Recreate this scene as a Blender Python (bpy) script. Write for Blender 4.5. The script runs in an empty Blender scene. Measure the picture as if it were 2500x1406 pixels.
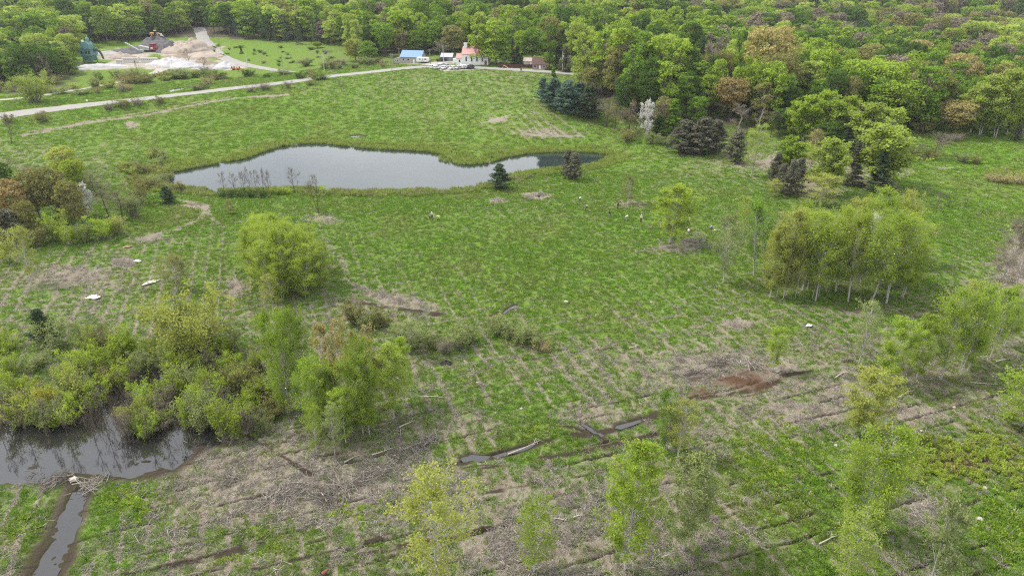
import bpy, math, random
import numpy as np
from mathutils import Vector

# ------------------------------------------------------------------ camera, world, sun
scn = bpy.context.scene
COL = scn.collection
CAMH = 65.0; PITCH = math.radians(25.0); FPX = 1690.0; CX = 1250.0; CY = 703.0
camd = bpy.data.cameras.new('camera'); cam = bpy.data.objects.new('camera', camd); COL.objects.link(cam)
cam.location = (0, 0, CAMH); cam.rotation_euler = (math.radians(90) - PITCH, 0, 0)
camd.sensor_width = 36; camd.lens = 36 * FPX / 2500.0; camd.clip_start = 0.5; camd.clip_end = 6000
scn.camera = cam
SUN_EL = math.radians(54); SUN_AZ = math.atan2(-0.85, 0.30)      # clockwise from +Y
wd = bpy.data.worlds.new('World'); scn.world = wd; wd.use_nodes = True
nt = wd.node_tree; nt.nodes.clear()
wo = nt.nodes.new('ShaderNodeOutputWorld'); bg = nt.nodes.new('ShaderNodeBackground')
sky = nt.nodes.new('ShaderNodeTexSky'); sky.sky_type = 'NISHITA'; sky.sun_disc = False
sky.sun_elevation = SUN_EL; sky.sun_rotation = SUN_AZ; sky.dust_density = 3.0; sky.air_density = 1.0
tc = nt.nodes.new('ShaderNodeTexCoord'); cl = nt.nodes.new('ShaderNodeTexNoise')
cl.inputs['Scale'].default_value = 2.2; cl.inputs['Detail'].default_value = 7
mp = nt.nodes.new('ShaderNodeMapping'); mp.inputs['Scale'].default_value = (1, 1, 3)
cr = nt.nodes.new('ShaderNodeValToRGB'); cr.color_ramp.elements[0].position = .32; cr.color_ramp.elements[1].position = .62
cr.color_ramp.elements[0].color = (.55, .55, .55, 1)
mx = nt.nodes.new('ShaderNodeMix'); mx.data_type = 'RGBA'
mx.inputs['B'].default_value = (11.2, 11.4, 11.9, 1)
nt.links.new(tc.outputs['Generated'], mp.inputs[0]); nt.links.new(mp.outputs[0], cl.inputs['Vector'])
nt.links.new(cl.outputs['Fac'], cr.inputs[0]); nt.links.new(cr.outputs[0], mx.inputs['Factor'])
nt.links.new(sky.outputs[0], mx.inputs['A']); nt.links.new(mx.outputs['Result'], bg.inputs[0])
bg.inputs[1].default_value = 0.098
nt.links.new(bg.outputs[0], wo.inputs[0])
sd = bpy.data.lights.new('sun', 'SUN'); sd.energy = 3.0; sd.angle = math.radians(8); sd.color = (1, .95, .87)
sun = bpy.data.objects.new('sun', sd); COL.objects.link(sun)
sdir = Vector((math.sin(SUN_AZ) * math.cos(SUN_EL), math.cos(SUN_AZ) * math.cos(SUN_EL), math.sin(SUN_EL)))
sun.rotation_euler = sdir.to_track_quat('Z', 'Y').to_euler(); sun.location = (-40, 20, 120)
vs = scn.view_settings; scn.display_settings.display_device = 'sRGB'
vs.view_transform = 'Standard'; vs.look = 'None'; vs.gamma = 1; vs.exposure = 0.68
scn.cycles.use_denoising = False; scn.cycles.pixel_filter_type = 'BLACKMAN_HARRIS'; scn.cycles.filter_width = 1.15
scn.cycles.max_bounces = 5; scn.cycles.diffuse_bounces = 2; scn.cycles.glossy_bounces = 2
scn.cycles.transmission_bounces = 2; scn.cycles.transparent_max_bounces = 4; scn.cycles.volume_bounces = 0

# ------------------------------------------------------------------ small maths
RNG = np.random.default_rng(7)
SP, CP = math.sin(PITCH), math.cos(PITCH)
def ray(px, py):
    u = (px - CX) / FPX; v = (CY - py) / FPX
    return np.array([u, CP + v * SP, -SP + v * CP])
def at(px, py, z):
    d = ray(px, py); t = (z - CAMH) / d[2]
    return d[0] * t, d[1] * t
def project(x, y, z):
    dz = z - CAMH
    dep = y * CP - dz * SP; up = y * SP + dz * CP
    dep = np.maximum(dep, 1e-3)
    return CX + FPX * x / dep, CY - FPX * up / dep
def sstep(a, b, x):
    t = np.clip((x - a) / (b - a), 0, 1); return t * t * (3 - 2 * t)
def hsh(ix, iy, s):
    h = (ix.astype(np.int64) * 374761393 + iy.astype(np.int64) * 668265263 + s * 974634777) & 0xffffffff
    h = ((h ^ (h >> 13)) * 1274126177) & 0xffffffff
    h = ((h ^ (h >> 16)) * 2246822519) & 0xffffffff
    return ((h ^ (h >> 15)) & 0xffffff) / float(0xffffff)
def vnoise(x, y, s=0):
    x = np.asarray(x, float); y = np.asarray(y, float)
    ix = np.floor(x); iy = np.floor(y); fx = x - ix; fy = y - iy
    fx = fx * fx * (3 - 2 * fx); fy = fy * fy * (3 - 2 * fy)
    ix = ix.astype(np.int64); iy = iy.astype(np.int64)
    a = hsh(ix, iy, s); b = hsh(ix + 1, iy, s); c = hsh(ix, iy + 1, s); d = hsh(ix + 1, iy + 1, s)
    return (a * (1 - fx) + b * fx) * (1 - fy) + (c * (1 - fx) + d * fx) * fy
def fbm(x, y, o=3, s=0):
    r = 0; a = .5; t = 0
    for k in range(o):
        r = r + a * vnoise(x * 2 ** k + 17.3 * k, y * 2 ** k - 9.1 * k, s + k); t += a; a *= .5
    return r / t

# ------------------------------------------------------------------ terrain height
CTRL = [(-300,1500,-1),(300,1500,-.6),(1250,1500,0),(2300,1500,1),(2900,1300,1),(200,1250,-1.2),(700,1250,-.4),(1250,1250,0),(1800,1200,.6),
 (2400,1150,1),(-200,1080,-1.6),(200,1080,-1.8),(550,1020,-1.8),(900,1080,-.6),(1300,1000,-.4),(1700,950,.3),(2200,950,1),(2700,950,1.5),
 (-200,860,-1.2),(300,860,-1.2),(700,880,-1),(1100,850,-.6),(1500,800,.3),(2000,780,1),(2400,760,1.2),(-100,700,0),(400,700,0),(800,680,0),
 (1250,680,.4),(1700,640,1),(2200,620,1.4),(2700,640,1.5),(-200,560,1),(300,560,.6),(700,560,.2),(1100,540,.6),(1500,520,1.2),(1900,500,1.8),
 (2350,480,1.6),(2700,450,1.6),(350,470,.4),(-200,440,2),(150,420,1.4),(1000,475,.4),(1350,440,.5),(1650,420,1.6),(2100,400,1.8),(2500,390,1.5),
 (200,350,1.6),(500,345,.9),(800,338,.6),(1100,345,.6),(1350,352,.8),(1550,365,1.5),(1800,340,2),(2250,345,1.8),(2600,340,1.5),
 (50,310,4.2),(350,290,3.4),(650,290,2),(900,300,1.7),(1150,290,2.6),(1350,300,6.2),(1500,310,4),(600,245,7.5),(900,230,8.5),(1150,225,10.8),
 (1300,265,9.6),(1420,270,8.5),(1300,215,12),(-200,320,5),(0,288,6),(300,247,8),(600,212,10),(900,178,13),(1050,165,14.6),(1380,180,15),(1250,172,15),
 (0,262,6),(150,225,6.6),(420,215,7.4),(650,195,8.6),(350,182,8),(500,172,8.4),(250,158,8.6),(380,150,9.2),(600,165,9),(720,180,9.4),
 (420,120,11.5),(230,120,11),(530,130,12),(490,78,18),(700,125,13),(840,125,14.5),(600,108,14.5),(1010,152,14),(1160,154,15.4),(1340,165,15.3),
 (-200,150,9),(50,130,10)]
WCTRL = [(110,330,10),(150,380,9),(60,370,14),(70,320,12.5),(200,330,3),(200,420,4),(260,340,2),(320,420,0),(300,500,-2),(220,500,2),(120,470,8),(60,440,14),(0,450,15),(-60,480,15),
 (-160,480,12),(-300,480,12),(0,550,17),(-150,600,18.5),(-320,600,17),(0,650,22),(-200,700,26),(-420,700,26),(150,560,10),(150,660,15),(300,600,1),(420,600,-1),(300,700,8),
 (450,720,6),(300,820,20),(500,850,22),(150,800,32),(0,850,50),(-300,900,60),(-600,800,45),(300,1000,46),(600,1000,40),(0,1200,110),(500,1300,95),(-500,1300,110),(900,1000,30),
 (-900,1000,60),(-700,500,15),(700,500,2),(-600,200,4),(600,200,2),(-300,50,0),(300,50,1),(0,20,0),(0,-150,0),(-500,-100,0),(500,-100,0),(0,2000,220),(900,2000,200),(-900,2000,220),
 (900,1500,120),(-900,1500,120)]
_P = []
for px, py, z in CTRL:
    x, y = at(px, py, z); _P.append((x, y, z))
_P = np.array(_P + WCTRL, float)
_n = len(_P); _S = 100.0
_A = np.zeros((_n + 3, _n + 3))
_d = np.sqrt(((_P[:, None, :2] - _P[None, :, :2]) ** 2).sum(-1)) / _S
_A[:_n, :_n] = -_d - np.eye(_n) * .01
_A[:_n, _n] = 1; _A[:_n, _n + 1:] = _P[:, :2] / _S; _A[_n, :_n] = 1; _A[_n + 1:, :_n] = _P[:, :2].T / _S
_w = np.linalg.solve(_A, np.concatenate([_P[:, 2], np.zeros(3)]))
GX0, GY0, GS = -1600.0, -400.0, 8.0
_gx = np.arange(GX0, 1601, GS); _gy = np.arange(GY0, 2801, GS)
_X, _Y = np.meshgrid(_gx, _gy, indexing='ij')
_Z = _w[_n] + _w[_n + 1] * _X / _S + _w[_n + 2] * _Y / _S
for k in range(_n):
    _Z = _Z - _w[k] * np.sqrt((_X - _P[k, 0]) ** 2 + (_Y - _P[k, 1]) ** 2) / _S
for _ in range(2):
    Q = np.pad(_Z, 1, mode='edge')
    _Z = (Q[:-2, 1:-1] + Q[2:, 1:-1] + Q[1:-1, :-2] + Q[1:-1, 2:] + 4 * Q[1:-1, 1:-1]) / 8
def basez(x, y):
    fx = np.clip((x - GX0) / GS, 0, _Z.shape[0] - 1.001); fy = np.clip((y - GY0) / GS, 0, _Z.shape[1] - 1.001)
    ix = fx.astype(int); iy = fy.astype(int); fx = fx - ix; fy = fy - iy
    z = (_Z[ix, iy] * (1 - fx) + _Z[ix + 1, iy] * fx) * (1 - fy) + (_Z[ix, iy + 1] * (1 - fx) + _Z[ix + 1, iy + 1] * fx) * fy
    roll = np.maximum(sstep(445, 560, y) * sstep(-130, -40, x), sstep(610, 700, y))
    return z + (fbm(x / 30, y / 30, 2, 5) - .5) * 1.1 + roll * (fbm(x / 95, y / 70, 2, 6) - .5) * 26
def march(px, py, hf):
    d = ray(px, py); ts = np.concatenate([np.arange(30, 800, 1.5), np.arange(800, 2500, 6)])
    x = d[0] * ts; y = d[1] * ts; z = CAMH + d[2] * ts
    below = z < hf(x, y)
    if not below.any(): return d[0] * 900, d[1] * 900, float(hf(np.array([d[0] * 900]), np.array([d[1] * 900]))[0])
    i = int(np.argmax(below)); lo = ts[max(i - 1, 0)]; hi = ts[i]
    for _ in range(14):
        m = (lo + hi) / 2
        if CAMH + d[2] * m < hf(np.array([d[0] * m]), np.array([d[1] * m]))[0]: hi = m
        else: lo = m
    return d[0] * hi, d[1] * hi, CAMH + d[2] * hi

def resample(P, step):
    P = np.array(P, float)
    # Catmull-Rom
    out = []
    for i in range(len(P) - 1):
        p0 = P[max(i - 1, 0)]; p1 = P[i]; p2 = P[i + 1]; p3 = P[min(i + 2, len(P) - 1)]
        n = max(2, int(np.linalg.norm((p2 - p1)[:2]) / step))
        for k in range(n):
            t = k / n
            out.append(.5 * (2 * p1 + (p2 - p0) * t + (2 * p0 - 5 * p1 + 4 * p2 - p3) * t * t + (3 * p1 - p0 - 3 * p2 + p3) * t ** 3))
    out.append(P[-1]); return np.array(out)
# roads: pixel centre lines with a half width
def road_line(pts, step=6):
    L = []
    for px, py, w in pts:
        x, y, z = march(px, py, basez); L.append((x, y, w))
    R = resample(L, step)
    z = basez(R[:, 0], R[:, 1])
    for _ in range(10): z[1:-1] = (z[:-2] + 2 * z[1:-1] + z[2:]) / 4
    return np.column_stack([R, z])
ROADS = {
 'main': road_line([(-330,330,9),(-120,303,9),(0,284,8.5),(120,268,7),(300,247,5.2),(480,227,4.6),(650,207,4.6),(800,189,4.5),(930,173,4.5),(1040,163,4.6),(1160,166,4.3),(1290,172,4.2),(1400,180,4),(1480,190,4)]),
 'side': road_line([(1040,160,3.5),(1075,153,4),(1110,150,3.5),(1135,149,3)]),
 'back': road_line([(715,178,3.2),(640,167,3.6),(575,153,4),(535,135,4.3),(508,112,4.5),(494,90,4.5),(485,68,4.5)]),
 'lane': road_line([(-60,248,2.2),(60,239,2.2),(205,217,2.0),(290,201,2.0),(345,188,2.2),(385,176,3.2),(400,168,4.5)]),
}
def px_poly(P, z):
    return np.array([at(a, b, z) for a, b in P])
POND_Z, SWAMP_Z = -0.15, -2.0
POND = px_poly([(378,437),(420,424),(470,414),(520,405),(565,396),(610,388),(645,374),(690,360),(735,354),(790,353),(830,358),(880,364),(940,368),(985,370),(1040,373),(1085,381),(1100,394),(1118,403),(1150,405),(1185,403),(1210,396),(1240,387),(1285,379),(1340,375),(1400,374),(1450,376),(1490,380),(1470,392),(1440,402),(1410,407),(1370,410),(1330,414),(1290,419),(1250,425),(1222,436),(1200,448),(1160,454),(1100,457),(1040,461),(980,466),(900,464),(830,466),(760,459),(700,458),(640,462),(560,463),(500,461),(440,456),(398,448)], POND_Z)
POND = POND + 2.9 * (lambda e: np.column_stack([e[:, 1], -e[:, 0]]))((lambda q: q / np.linalg.norm(q, axis=1)[:, None])(np.roll(POND, -1, 0) - np.roll(POND, 1, 0))) * (1 if (POND[:, 0] * np.roll(POND[:, 1], -1) - np.roll(POND[:, 0], -1) * POND[:, 1]).sum() > 0 else -1)
SWAMP = px_poly([(-250,960),(-60,950),(120,960),(250,935),(380,905),(470,900),(540,935),(610,975),(680,1010),(640,1045),(570,1060),(545,1080),(500,1100),(470,1125),(420,1150),(350,1163),(290,1166),(215,1172),(150,1180),(60,1182),(-60,1185),(-250,1200)], SWAMP_Z)
DITCH = px_poly([(168,1176),(212,1178),(218,1205),(205,1240),(196,1275),(180,1315),(165,1355),(140,1400),(110,1460),(40,1460),(85,1395),(110,1340),(135,1290),(150,1250),(166,1205)], SWAMP_Z)
SMALLW = []
for P, z in (([(1120,1118),(1150,1108),(1200,1112),(1258,1094),(1320,1078),(1345,1076),(1300,1096),(1240,1112),(1180,1128),(1130,1130)], None),
             ([(1415,1032),(1432,1036),(1452,1048),(1478,1062),(1470,1068),(1446,1058),(1428,1046)], None),
             ([(1503,1038),(1535,1030),(1575,1020),(1580,1026),(1545,1040),(1515,1050),(1500,1046)], None),
             ([(1226,764),(1240,752),(1256,744),(1266,742),(1262,750),(1244,758),(1232,768)], None),
             ([(1070,886),(1090,878),(1108,884),(1104,892),(1078,894)], None),
             ([(410,222),(430,217),(462,212),(470,214),(440,221),(415,226)], None),
             ([(852,332),(880,329),(898,331),(890,336),(860,337)], None)):
    cx = sum(a for a, b in P) / len(P); cy = sum(b for a, b in P) / len(P)
    zc = march(cx, cy, basez)[2] - .28
    SMALLW.append((px_poly(P, zc), zc))
def poly_sd(x, y, P):
    """signed distance, negative inside; only evaluated near the box of P"""
    mg = 30.0
    out = np.full(x.shape, mg)
    m = (x > P[:, 0].min() - mg) & (x < P[:, 0].max() + mg) & (y > P[:, 1].min() - mg) & (y < P[:, 1].max() + mg)
    if not m.any(): return out
    xx = x[m]; yy = y[m]; d = np.full(xx.shape, 1e9); ins = np.zeros(xx.shape, bool)
    for i in range(len(P)):
        a = P[i]; b = P[(i + 1) % len(P)]; e = b - a
        t = np.clip(((xx - a[0]) * e[0] + (yy - a[1]) * e[1]) / (e @ e + 1e-9), 0, 1)
        d = np.minimum(d, (xx - a[0] - t * e[0]) ** 2 + (yy - a[1] - t * e[1]) ** 2)
        c = ((a[1] > yy) != (b[1] > yy)) & (xx < (b[0] - a[0]) * (yy - a[1]) / (b[1] - a[1] + 1e-12) + a[0])
        ins ^= c
    d = np.sqrt(d); d[ins] *= -1
    out[m] = d; return out
def line_d(x, y, L):
    mg = 40.0
    D = np.full(x.shape, mg); Z = np.zeros(x.shape); W = np.full(x.shape, 1.0)
    m = (x > L[:, 0].min() - mg) & (x < L[:, 0].max() + mg) & (y > L[:, 1].min() - mg) & (y < L[:, 1].max() + mg)
    if not m.any(): return D, Z, W
    xx = x[m]; yy = y[m]; d = np.full(xx.shape, mg); z = np.zeros(xx.shape); w = np.full(xx.shape, 1.0)
    for i in range(len(L) - 1):
        a = L[i]; b = L[i + 1]; e = b[:2] - a[:2]
        t = np.clip(((xx - a[0]) * e[0] + (yy - a[1]) * e[1]) / (e @ e + 1e-9), 0, 1)
        q = np.hypot(xx - a[0] - t * e[0], yy - a[1] - t * e[1]); k = q < d
        d[k] = q[k]; z[k] = (a[3] + t * (b[3] - a[3]))[k]; w[k] = (a[2] + t * (b[2] - a[2]))[k]
    D[m] = d; Z[m] = z; W[m] = w; return D, Z, W
def carve(z, x, y, P, wz, bank, deep):
    wob = (fbm(x / 2.2, y / 2.2, 2, 31) - .5) * (2.4 if bank == 4.5 else 1.8 if bank > 3 else .6)
    d = poly_sd(x, y, P) + wob
    out = wz + .12 + .05 * np.maximum(d, 0)
    zo = out + (z - out) * sstep(0, bank, d)
    zi = wz - .02 - np.minimum(-d * .25, deep)
    if bank == 9: zi = zi + 1.25 * np.clip(fbm(x / 3.4, y / 1.5, 3, 61) - .50, 0, 1) * sstep(-13, -1, d) * 2.2
    if bank == 4.5: zi = zi + .9 * np.clip(fbm(x / 1.5, y / 1.5, 3, 62) - .52, 0, 1) * 1.6
    k = sstep(-.4, .4, d)
    near = d < bank
    return np.where(near, zi * (1 - k) + zo * k, z)
def height(x, y):
    x = np.asarray(x, float); y = np.asarray(y, float)
    z = basez(x, y)
    for nm in ('lane', 'back', 'side', 'main'):
        D, Zr, W = line_d(x, y, ROADS[nm]); k = 1 - sstep(W + 1.2, W + 12, D)
        z = z * (1 - k) + (Zr - .03) * k
    z = carve(z, x, y, POND, POND_Z, 14, 1.2)
    z = carve(z, x, y, SWAMP, SWAMP_Z, 9, .7)
    z = carve(z, x, y, DITCH, SWAMP_Z, 4.5, .4)
    for P, wz in SMALLW: z = carve(z, x, y, P, wz, 2.2, .2)
    return z
def hit(px, py): return march(px, py, height)
def hz(x, y): return float(height(np.array([x]), np.array([y]))[0])
# ------------------------------------------------------------------ materials
def newmat(name):
    m = bpy.data.materials.new(name); m.use_nodes = True; m.node_tree.nodes.clear()
    o = m.node_tree.nodes.new('ShaderNodeOutputMaterial'); return m, m.node_tree, o
def N(nt, t, **k):
    n = nt.nodes.new(t)
    for a, b in k.items():
        if a in n.inputs: n.inputs[a].default_value = b
        else: setattr(n, a, b)
    return n
def mixc(nt, fac, a, b, blend='MIX'):
    n = nt.nodes.new('ShaderNodeMix'); n.data_type = 'RGBA'; n.blend_type = blend
    for s, v in (('Factor', fac), ('A', a), ('B', b)):
        if hasattr(v, 'links'): nt.links.new(v, n.inputs[s])
        else: n.inputs[s].default_value = v if s == 'Factor' or len(v) == 4 else (*v, 1)
    return n.outputs['Result']
def mth(nt, op, a, b=0.0, c=0.0, clamp=False):
    n = nt.nodes.new('ShaderNodeMath'); n.operation = op; n.use_clamp = clamp
    for i, v in enumerate((a, b, c)):
        if hasattr(v, 'links'): nt.links.new(v, n.inputs[i])
        else: n.inputs[i].default_value = v
    return n.outputs[0]
def noise(nt, scale, detail=3, vec=None, rough=.55, dist=0.0):
    n = N(nt, 'ShaderNodeTexNoise', Scale=scale, Detail=detail, Roughness=rough, Distortion=dist)
    if vec is None:
        g = N(nt, 'ShaderNodeTexCoord'); vec = g.outputs['Object']
    nt.links.new(vec, n.inputs['Vector']); return n.outputs['Fac']
def attr(nt, name):
    n = nt.nodes.new('ShaderNodeAttribute'); n.attribute_name = name; return n.outputs['Fac']
MATS = {}
def paint(name, col, rough=.6, var=.12, scale=2.0, metal=0.0, bump=0.0, spec=.3):
    """plain surface with a little mottled wear"""
    if name in MATS: return MATS[name]
    m, nt, o = newmat(name); b = N(nt, 'ShaderNodeBsdfPrincipled', Roughness=rough, Metallic=metal)
    b.inputs['Specular IOR Level'].default_value = spec
    n = noise(nt, scale, 5)
    c = mixc(nt, n, tuple(max(0, v * (1 - 2 * var)) for v in col), tuple(min(1, v * (1 + 1.2 * var)) for v in col))
    nt.links.new(c, b.inputs['Base Color'])
    if bump:
        bp = N(nt, 'ShaderNodeBump', Strength=bump, Distance=.1); nt.links.new(n, bp.inputs['Height']); nt.links.new(bp.outputs[0], b.inputs['Normal'])
    nt.links.new(b.outputs[0], o.inputs[0]); MATS[name] = m; return m
def leafmat(name, a, b, trans=.35, rv=.16, big=False):
    m, nt, o = newmat('leaves_' + name)
    c = mixc(nt, attr(nt, 'lv'), a, b)
    oi = N(nt, 'ShaderNodeObjectInfo')
    if big:
        g0 = N(nt, 'ShaderNodeNewGeometry'); c = mixc(nt, mth(nt, 'MULTIPLY_ADD', noise(nt, .045, 4, g0.outputs['Position']), 3.2, -1.5, True), c, mixc(nt, attr(nt, 'lv'), (.15, .17, .035), (.31, .33, .10)))
    k = mth(nt, 'MULTIPLY_ADD', oi.outputs['Random'], 2 * rv, 1 - rv)
    g = N(nt, 'ShaderNodeNewGeometry'); ns = noise(nt, .55, 2, g.outputs['Position'])
    k2 = mth(nt, 'MULTIPLY_ADD', ns, .5, .75)
    k = mth(nt, 'MULTIPLY', k, k2)
    vm = N(nt, 'ShaderNodeVectorMath', operation='SCALE'); nt.links.new(c, vm.inputs[0]); nt.links.new(k, vm.inputs['Scale'])
    d = N(nt, 'ShaderNodeBsdfDiffuse'); t = N(nt, 'ShaderNodeBsdfTranslucent'); s = N(nt, 'ShaderNodeMixShader'); s.inputs[0].default_value = trans
    nt.links.new(vm.outputs[0], d.inputs[0]); nt.links.new(vm.outputs[0], t.inputs[0])
    nt.links.new(d.outputs[0], s.inputs[1]); nt.links.new(t.outputs[0], s.inputs[2]); nt.links.new(s.outputs[0], o.inputs[0])
    MATS['L' + name] = m; return m
leafmat('maple', (.095,.18,.02), (.225,.35,.05))
leafmat('dark', (.045,.095,.016), (.11,.19,.035))
leafmat('bright', (.16,.26,.022), (.34,.45,.06))
leafmat('yellow', (.26,.30,.05), (.44,.47,.12), .5)
leafmat('aspen', (.235,.325,.03), (.42,.52,.085), .5)
leafmat('green', (.20,.31,.03), (.39,.49,.075), .5)
leafmat('lime', (.27,.37,.05), (.46,.55,.12), .5)
leafmat('olive', (.17,.175,.05), (.30,.29,.10))
leafmat('sage', (.18,.23,.07), (.34,.39,.15), .4)
leafmat('tan', (.26,.23,.08), (.46,.39,.15))
leafmat('orange', (.23,.18,.07), (.38,.29,.12))
leafmat('bud', (.17,.14,.105), (.31,.265,.20))
leafmat('gold', (.34,.30,.02), (.50,.44,.05))
leafmat('white', (.45,.44,.40), (.72,.71,.66))
leafmat('pine', (.035,.06,.03), (.085,.125,.06), .1)
leafmat('bluepine', (.045,.085,.062), (.11,.175,.125), .1)
leafmat('brownpine', (.085,.088,.058), (.175,.175,.115), .1)
leafmat('grass', (.10,.21,.02), (.225,.37,.045), .3, .16, True)
leafmat('straw', (.25,.215,.16), (.45,.40,.31), .15, .3)
leafmat('slash', (.13,.115,.095), (.46,.42,.365), 0.0, .3)
leafmat('reed', (.19,.26,.04), (.38,.46,.11), .3, .2)
leafmat('deadreed', (.24,.20,.14), (.40,.34,.25), .2, .2)
leafmat('redbrush', (.16,.09,.05), (.26,.15,.09), .1, .2)
paint('bark_pale', (.42,.40,.36), .8, .25, 3)
paint('bark_grey', (.20,.18,.155), .9, .25, 3)
paint('bark_dark', (.085,.07,.055), .9, .25, 3)
paint('bark_silver', (.34,.32,.29), .85, .2, 3)
paint('log_wood', (.44,.39,.32), .85, .25, 3)

def ground_material():
    m, nt, o = newmat('meadow_soil'); L = nt.links
    g = N(nt, 'ShaderNodeTexCoord'); V = g.outputs['Object']
    n1 = noise(nt, .055, 3, V); n2 = noise(nt, .42, 6, V, .62); n3 = noise(nt, 2.1, 6, V, .68); n4 = noise(nt, 7.0, 4, V, .7); n5 = noise(nt, .18, 4, V)
    green = mixc(nt, mth(nt, 'MULTIPLY_ADD', n3, 2.4, -.75, True), (.06,.128,.012), (.17,.29,.032))
    olive = mixc(nt, mth(nt, 'MULTIPLY_ADD', n3, 2.2, -.6, True), (.055,.08,.015), (.20,.225,.05))
    fo = mth(nt, 'MULTIPLY_ADD', n1, 3.0, -1.1, True); fo2 = mth(nt, 'MULTIPLY_ADD', n5, 3.2, -1.25, True)
    fo = mth(nt, 'MAXIMUM', mth(nt, 'MULTIPLY', fo, .6), mth(nt, 'MULTIPLY', fo2, .55))
    fo = mth(nt, 'MAXIMUM', fo, attr(nt, 'olive'))
    veg = mixc(nt, fo, green, olive)
    lush = mixc(nt, mth(nt, 'MULTIPLY_ADD', n3, 2.4, -.7, True), (.05,.12,.01), (.16,.30,.025))
    veg = mixc(nt, attr(nt, 'lush'), veg, lush)
    straw = mixc(nt, mth(nt, 'MULTIPLY_ADD', n4, 2.6, -.85, True), (.12,.10,.08), (.46,.41,.34))
    straw = mixc(nt, mth(nt, 'MULTIPLY_ADD', n2, 2.6, -.9, True), straw, mixc(nt, n4, (.12,.095,.07), (.29,.24,.17)))
    dry = attr(nt, 'dry')
    f = mth(nt, 'ADD', dry, mth(nt, 'MULTIPLY_ADD', n2, 1.5, -.75))
    f = mth(nt, 'ADD', f, mth(nt, 'MULTIPLY_ADD', n3, 1.3, -.65))
    f = mth(nt, 'MULTIPLY_ADD', f, 2.4, -.8, True)
    c = mixc(nt, f, veg, straw)
    mud = mixc(nt, n4, (.016,.012,.009), (.075,.055,.04))
    c = mixc(nt, attr(nt, 'mud'), c, mud)
    rust = mixc(nt, n4, (.045,.022,.013), (.15,.085,.05)); c = mixc(nt, attr(nt, 'rust'), c, rust)
    grav = mixc(nt, mth(nt, 'MULTIPLY_ADD', n2, 2.4, -.7, True), (.27,.235,.195), (.41,.37,.325)); c = mixc(nt, attr(nt, 'gravel'), c, grav)
    floor = mixc(nt, n3, (.05,.045,.03), (.11,.10,.06)); c = mixc(nt, attr(nt, 'litter'), c, floor)
    b = N(nt, 'ShaderNodeBsdfPrincipled', Roughness=.95); b.inputs['Specular IOR Level'].default_value = .1
    L.new(c, b.inputs['Base Color'])
    hh = mth(nt, 'ADD', mth(nt, 'MULTIPLY', n3, .8), mth(nt, 'MULTIPLY', n4, .25))
    bp = N(nt, 'ShaderNodeBump', Strength=1.0, Distance=.55); L.new(hh, bp.inputs['Height']); L.new(bp.outputs[0], b.inputs['Normal'])
    L.new(b.outputs[0], o.inputs[0]); return m
def water_material(name, deep, rough, wave):
    m, nt, o = newmat(name)
    b = N(nt, 'ShaderNodeBsdfPrincipled', Roughness=rough, IOR=1.33)
    c = mixc(nt, noise(nt, .12, 3), deep, tuple(v * 1.8 for v in deep)); nt.links.new(c, b.inputs['Base Color'])
    b.inputs['Specular IOR Level'].default_value = 1.0
    n = noise(nt, 1.3, 4); bp = N(nt, 'ShaderNodeBump', Strength=wave, Distance=.05); nt.links.new(n, bp.inputs['Height']); nt.links.new(bp.outputs[0], b.inputs['Normal'])
    nt.links.new(b.outputs[0], o.inputs[0]); return m
def road_material(name, a, bcol):
    m, nt, o = newmat(name); b = N(nt, 'ShaderNodeBsdfPrincipled', Roughness=.9)
    n = noise(nt, .5, 6, None, .6); n2 = noise(nt, 6, 3)
    c = mixc(nt, mth(nt, 'MULTIPLY_ADD', n, 2, -.5, True), a, bcol)
    c = mixc(nt, mth(nt, 'MULTIPLY', n2, .3), c, tuple(v * .6 for v in a))
    nt.links.new(c, b.inputs['Base Color']); nt.links.new(b.outputs[0], o.inputs[0]); return m

# ------------------------------------------------------------------ object helpers
def tag(o, label=None, cat=None, group=None, kind=None):
    if label: o['label'] = label
    if cat: o['category'] = cat
    if group: o['group'] = group
    if kind: o['kind'] = kind
    return o
def link(name, data, parent=None, col=None):
    o = bpy.data.objects.new(name, data); COL.objects.link(o)
    if parent is not None: o.parent = parent
    return o
def empty(name, loc, rz=0, label=None, cat=None, group=None, scale=None):
    o = link(name, None); o.location = loc; o.rotation_euler = (0, 0, rz); o.empty_display_size = .5
    if scale is not None: o.scale = scale
    return tag(o, label, cat, group)
def npmesh(name, V, F, mat, lv=None, smooth=False, attrs=None):
    """V (n,3), F (m,3) or (m,4)"""
    me = bpy.data.meshes.new(name); V = np.asarray(V, np.float32); F = np.asarray(F, np.int32)
    me.vertices.add(len(V)); me.vertices.foreach_set('co', V.ravel())
    k = F.shape[1]; me.loops.add(F.size); me.loops.foreach_set('vertex_index', F.ravel())
    me.polygons.add(len(F)); me.polygons.foreach_set('loop_start', np.arange(0, F.size, k, dtype=np.int32))
    me.polygons.foreach_set('loop_total', np.full(len(F), k, np.int32))
    if smooth: me.polygons.foreach_set('use_smooth', np.ones(len(F), bool))
    me.update(calc_edges=True)
    if lv is not None:
        a = me.attributes.new('lv', 'FLOAT', 'FACE'); a.data.foreach_set('value', np.asarray(lv, np.float32))
    for nm, v in (attrs or {}).items():
        a = me.attributes.new(nm, 'FLOAT', 'POINT'); a.data.foreach_set('value', np.asarray(v, np.float32))
    if mat is not None: me.materials.append(mat)
    return me
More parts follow.
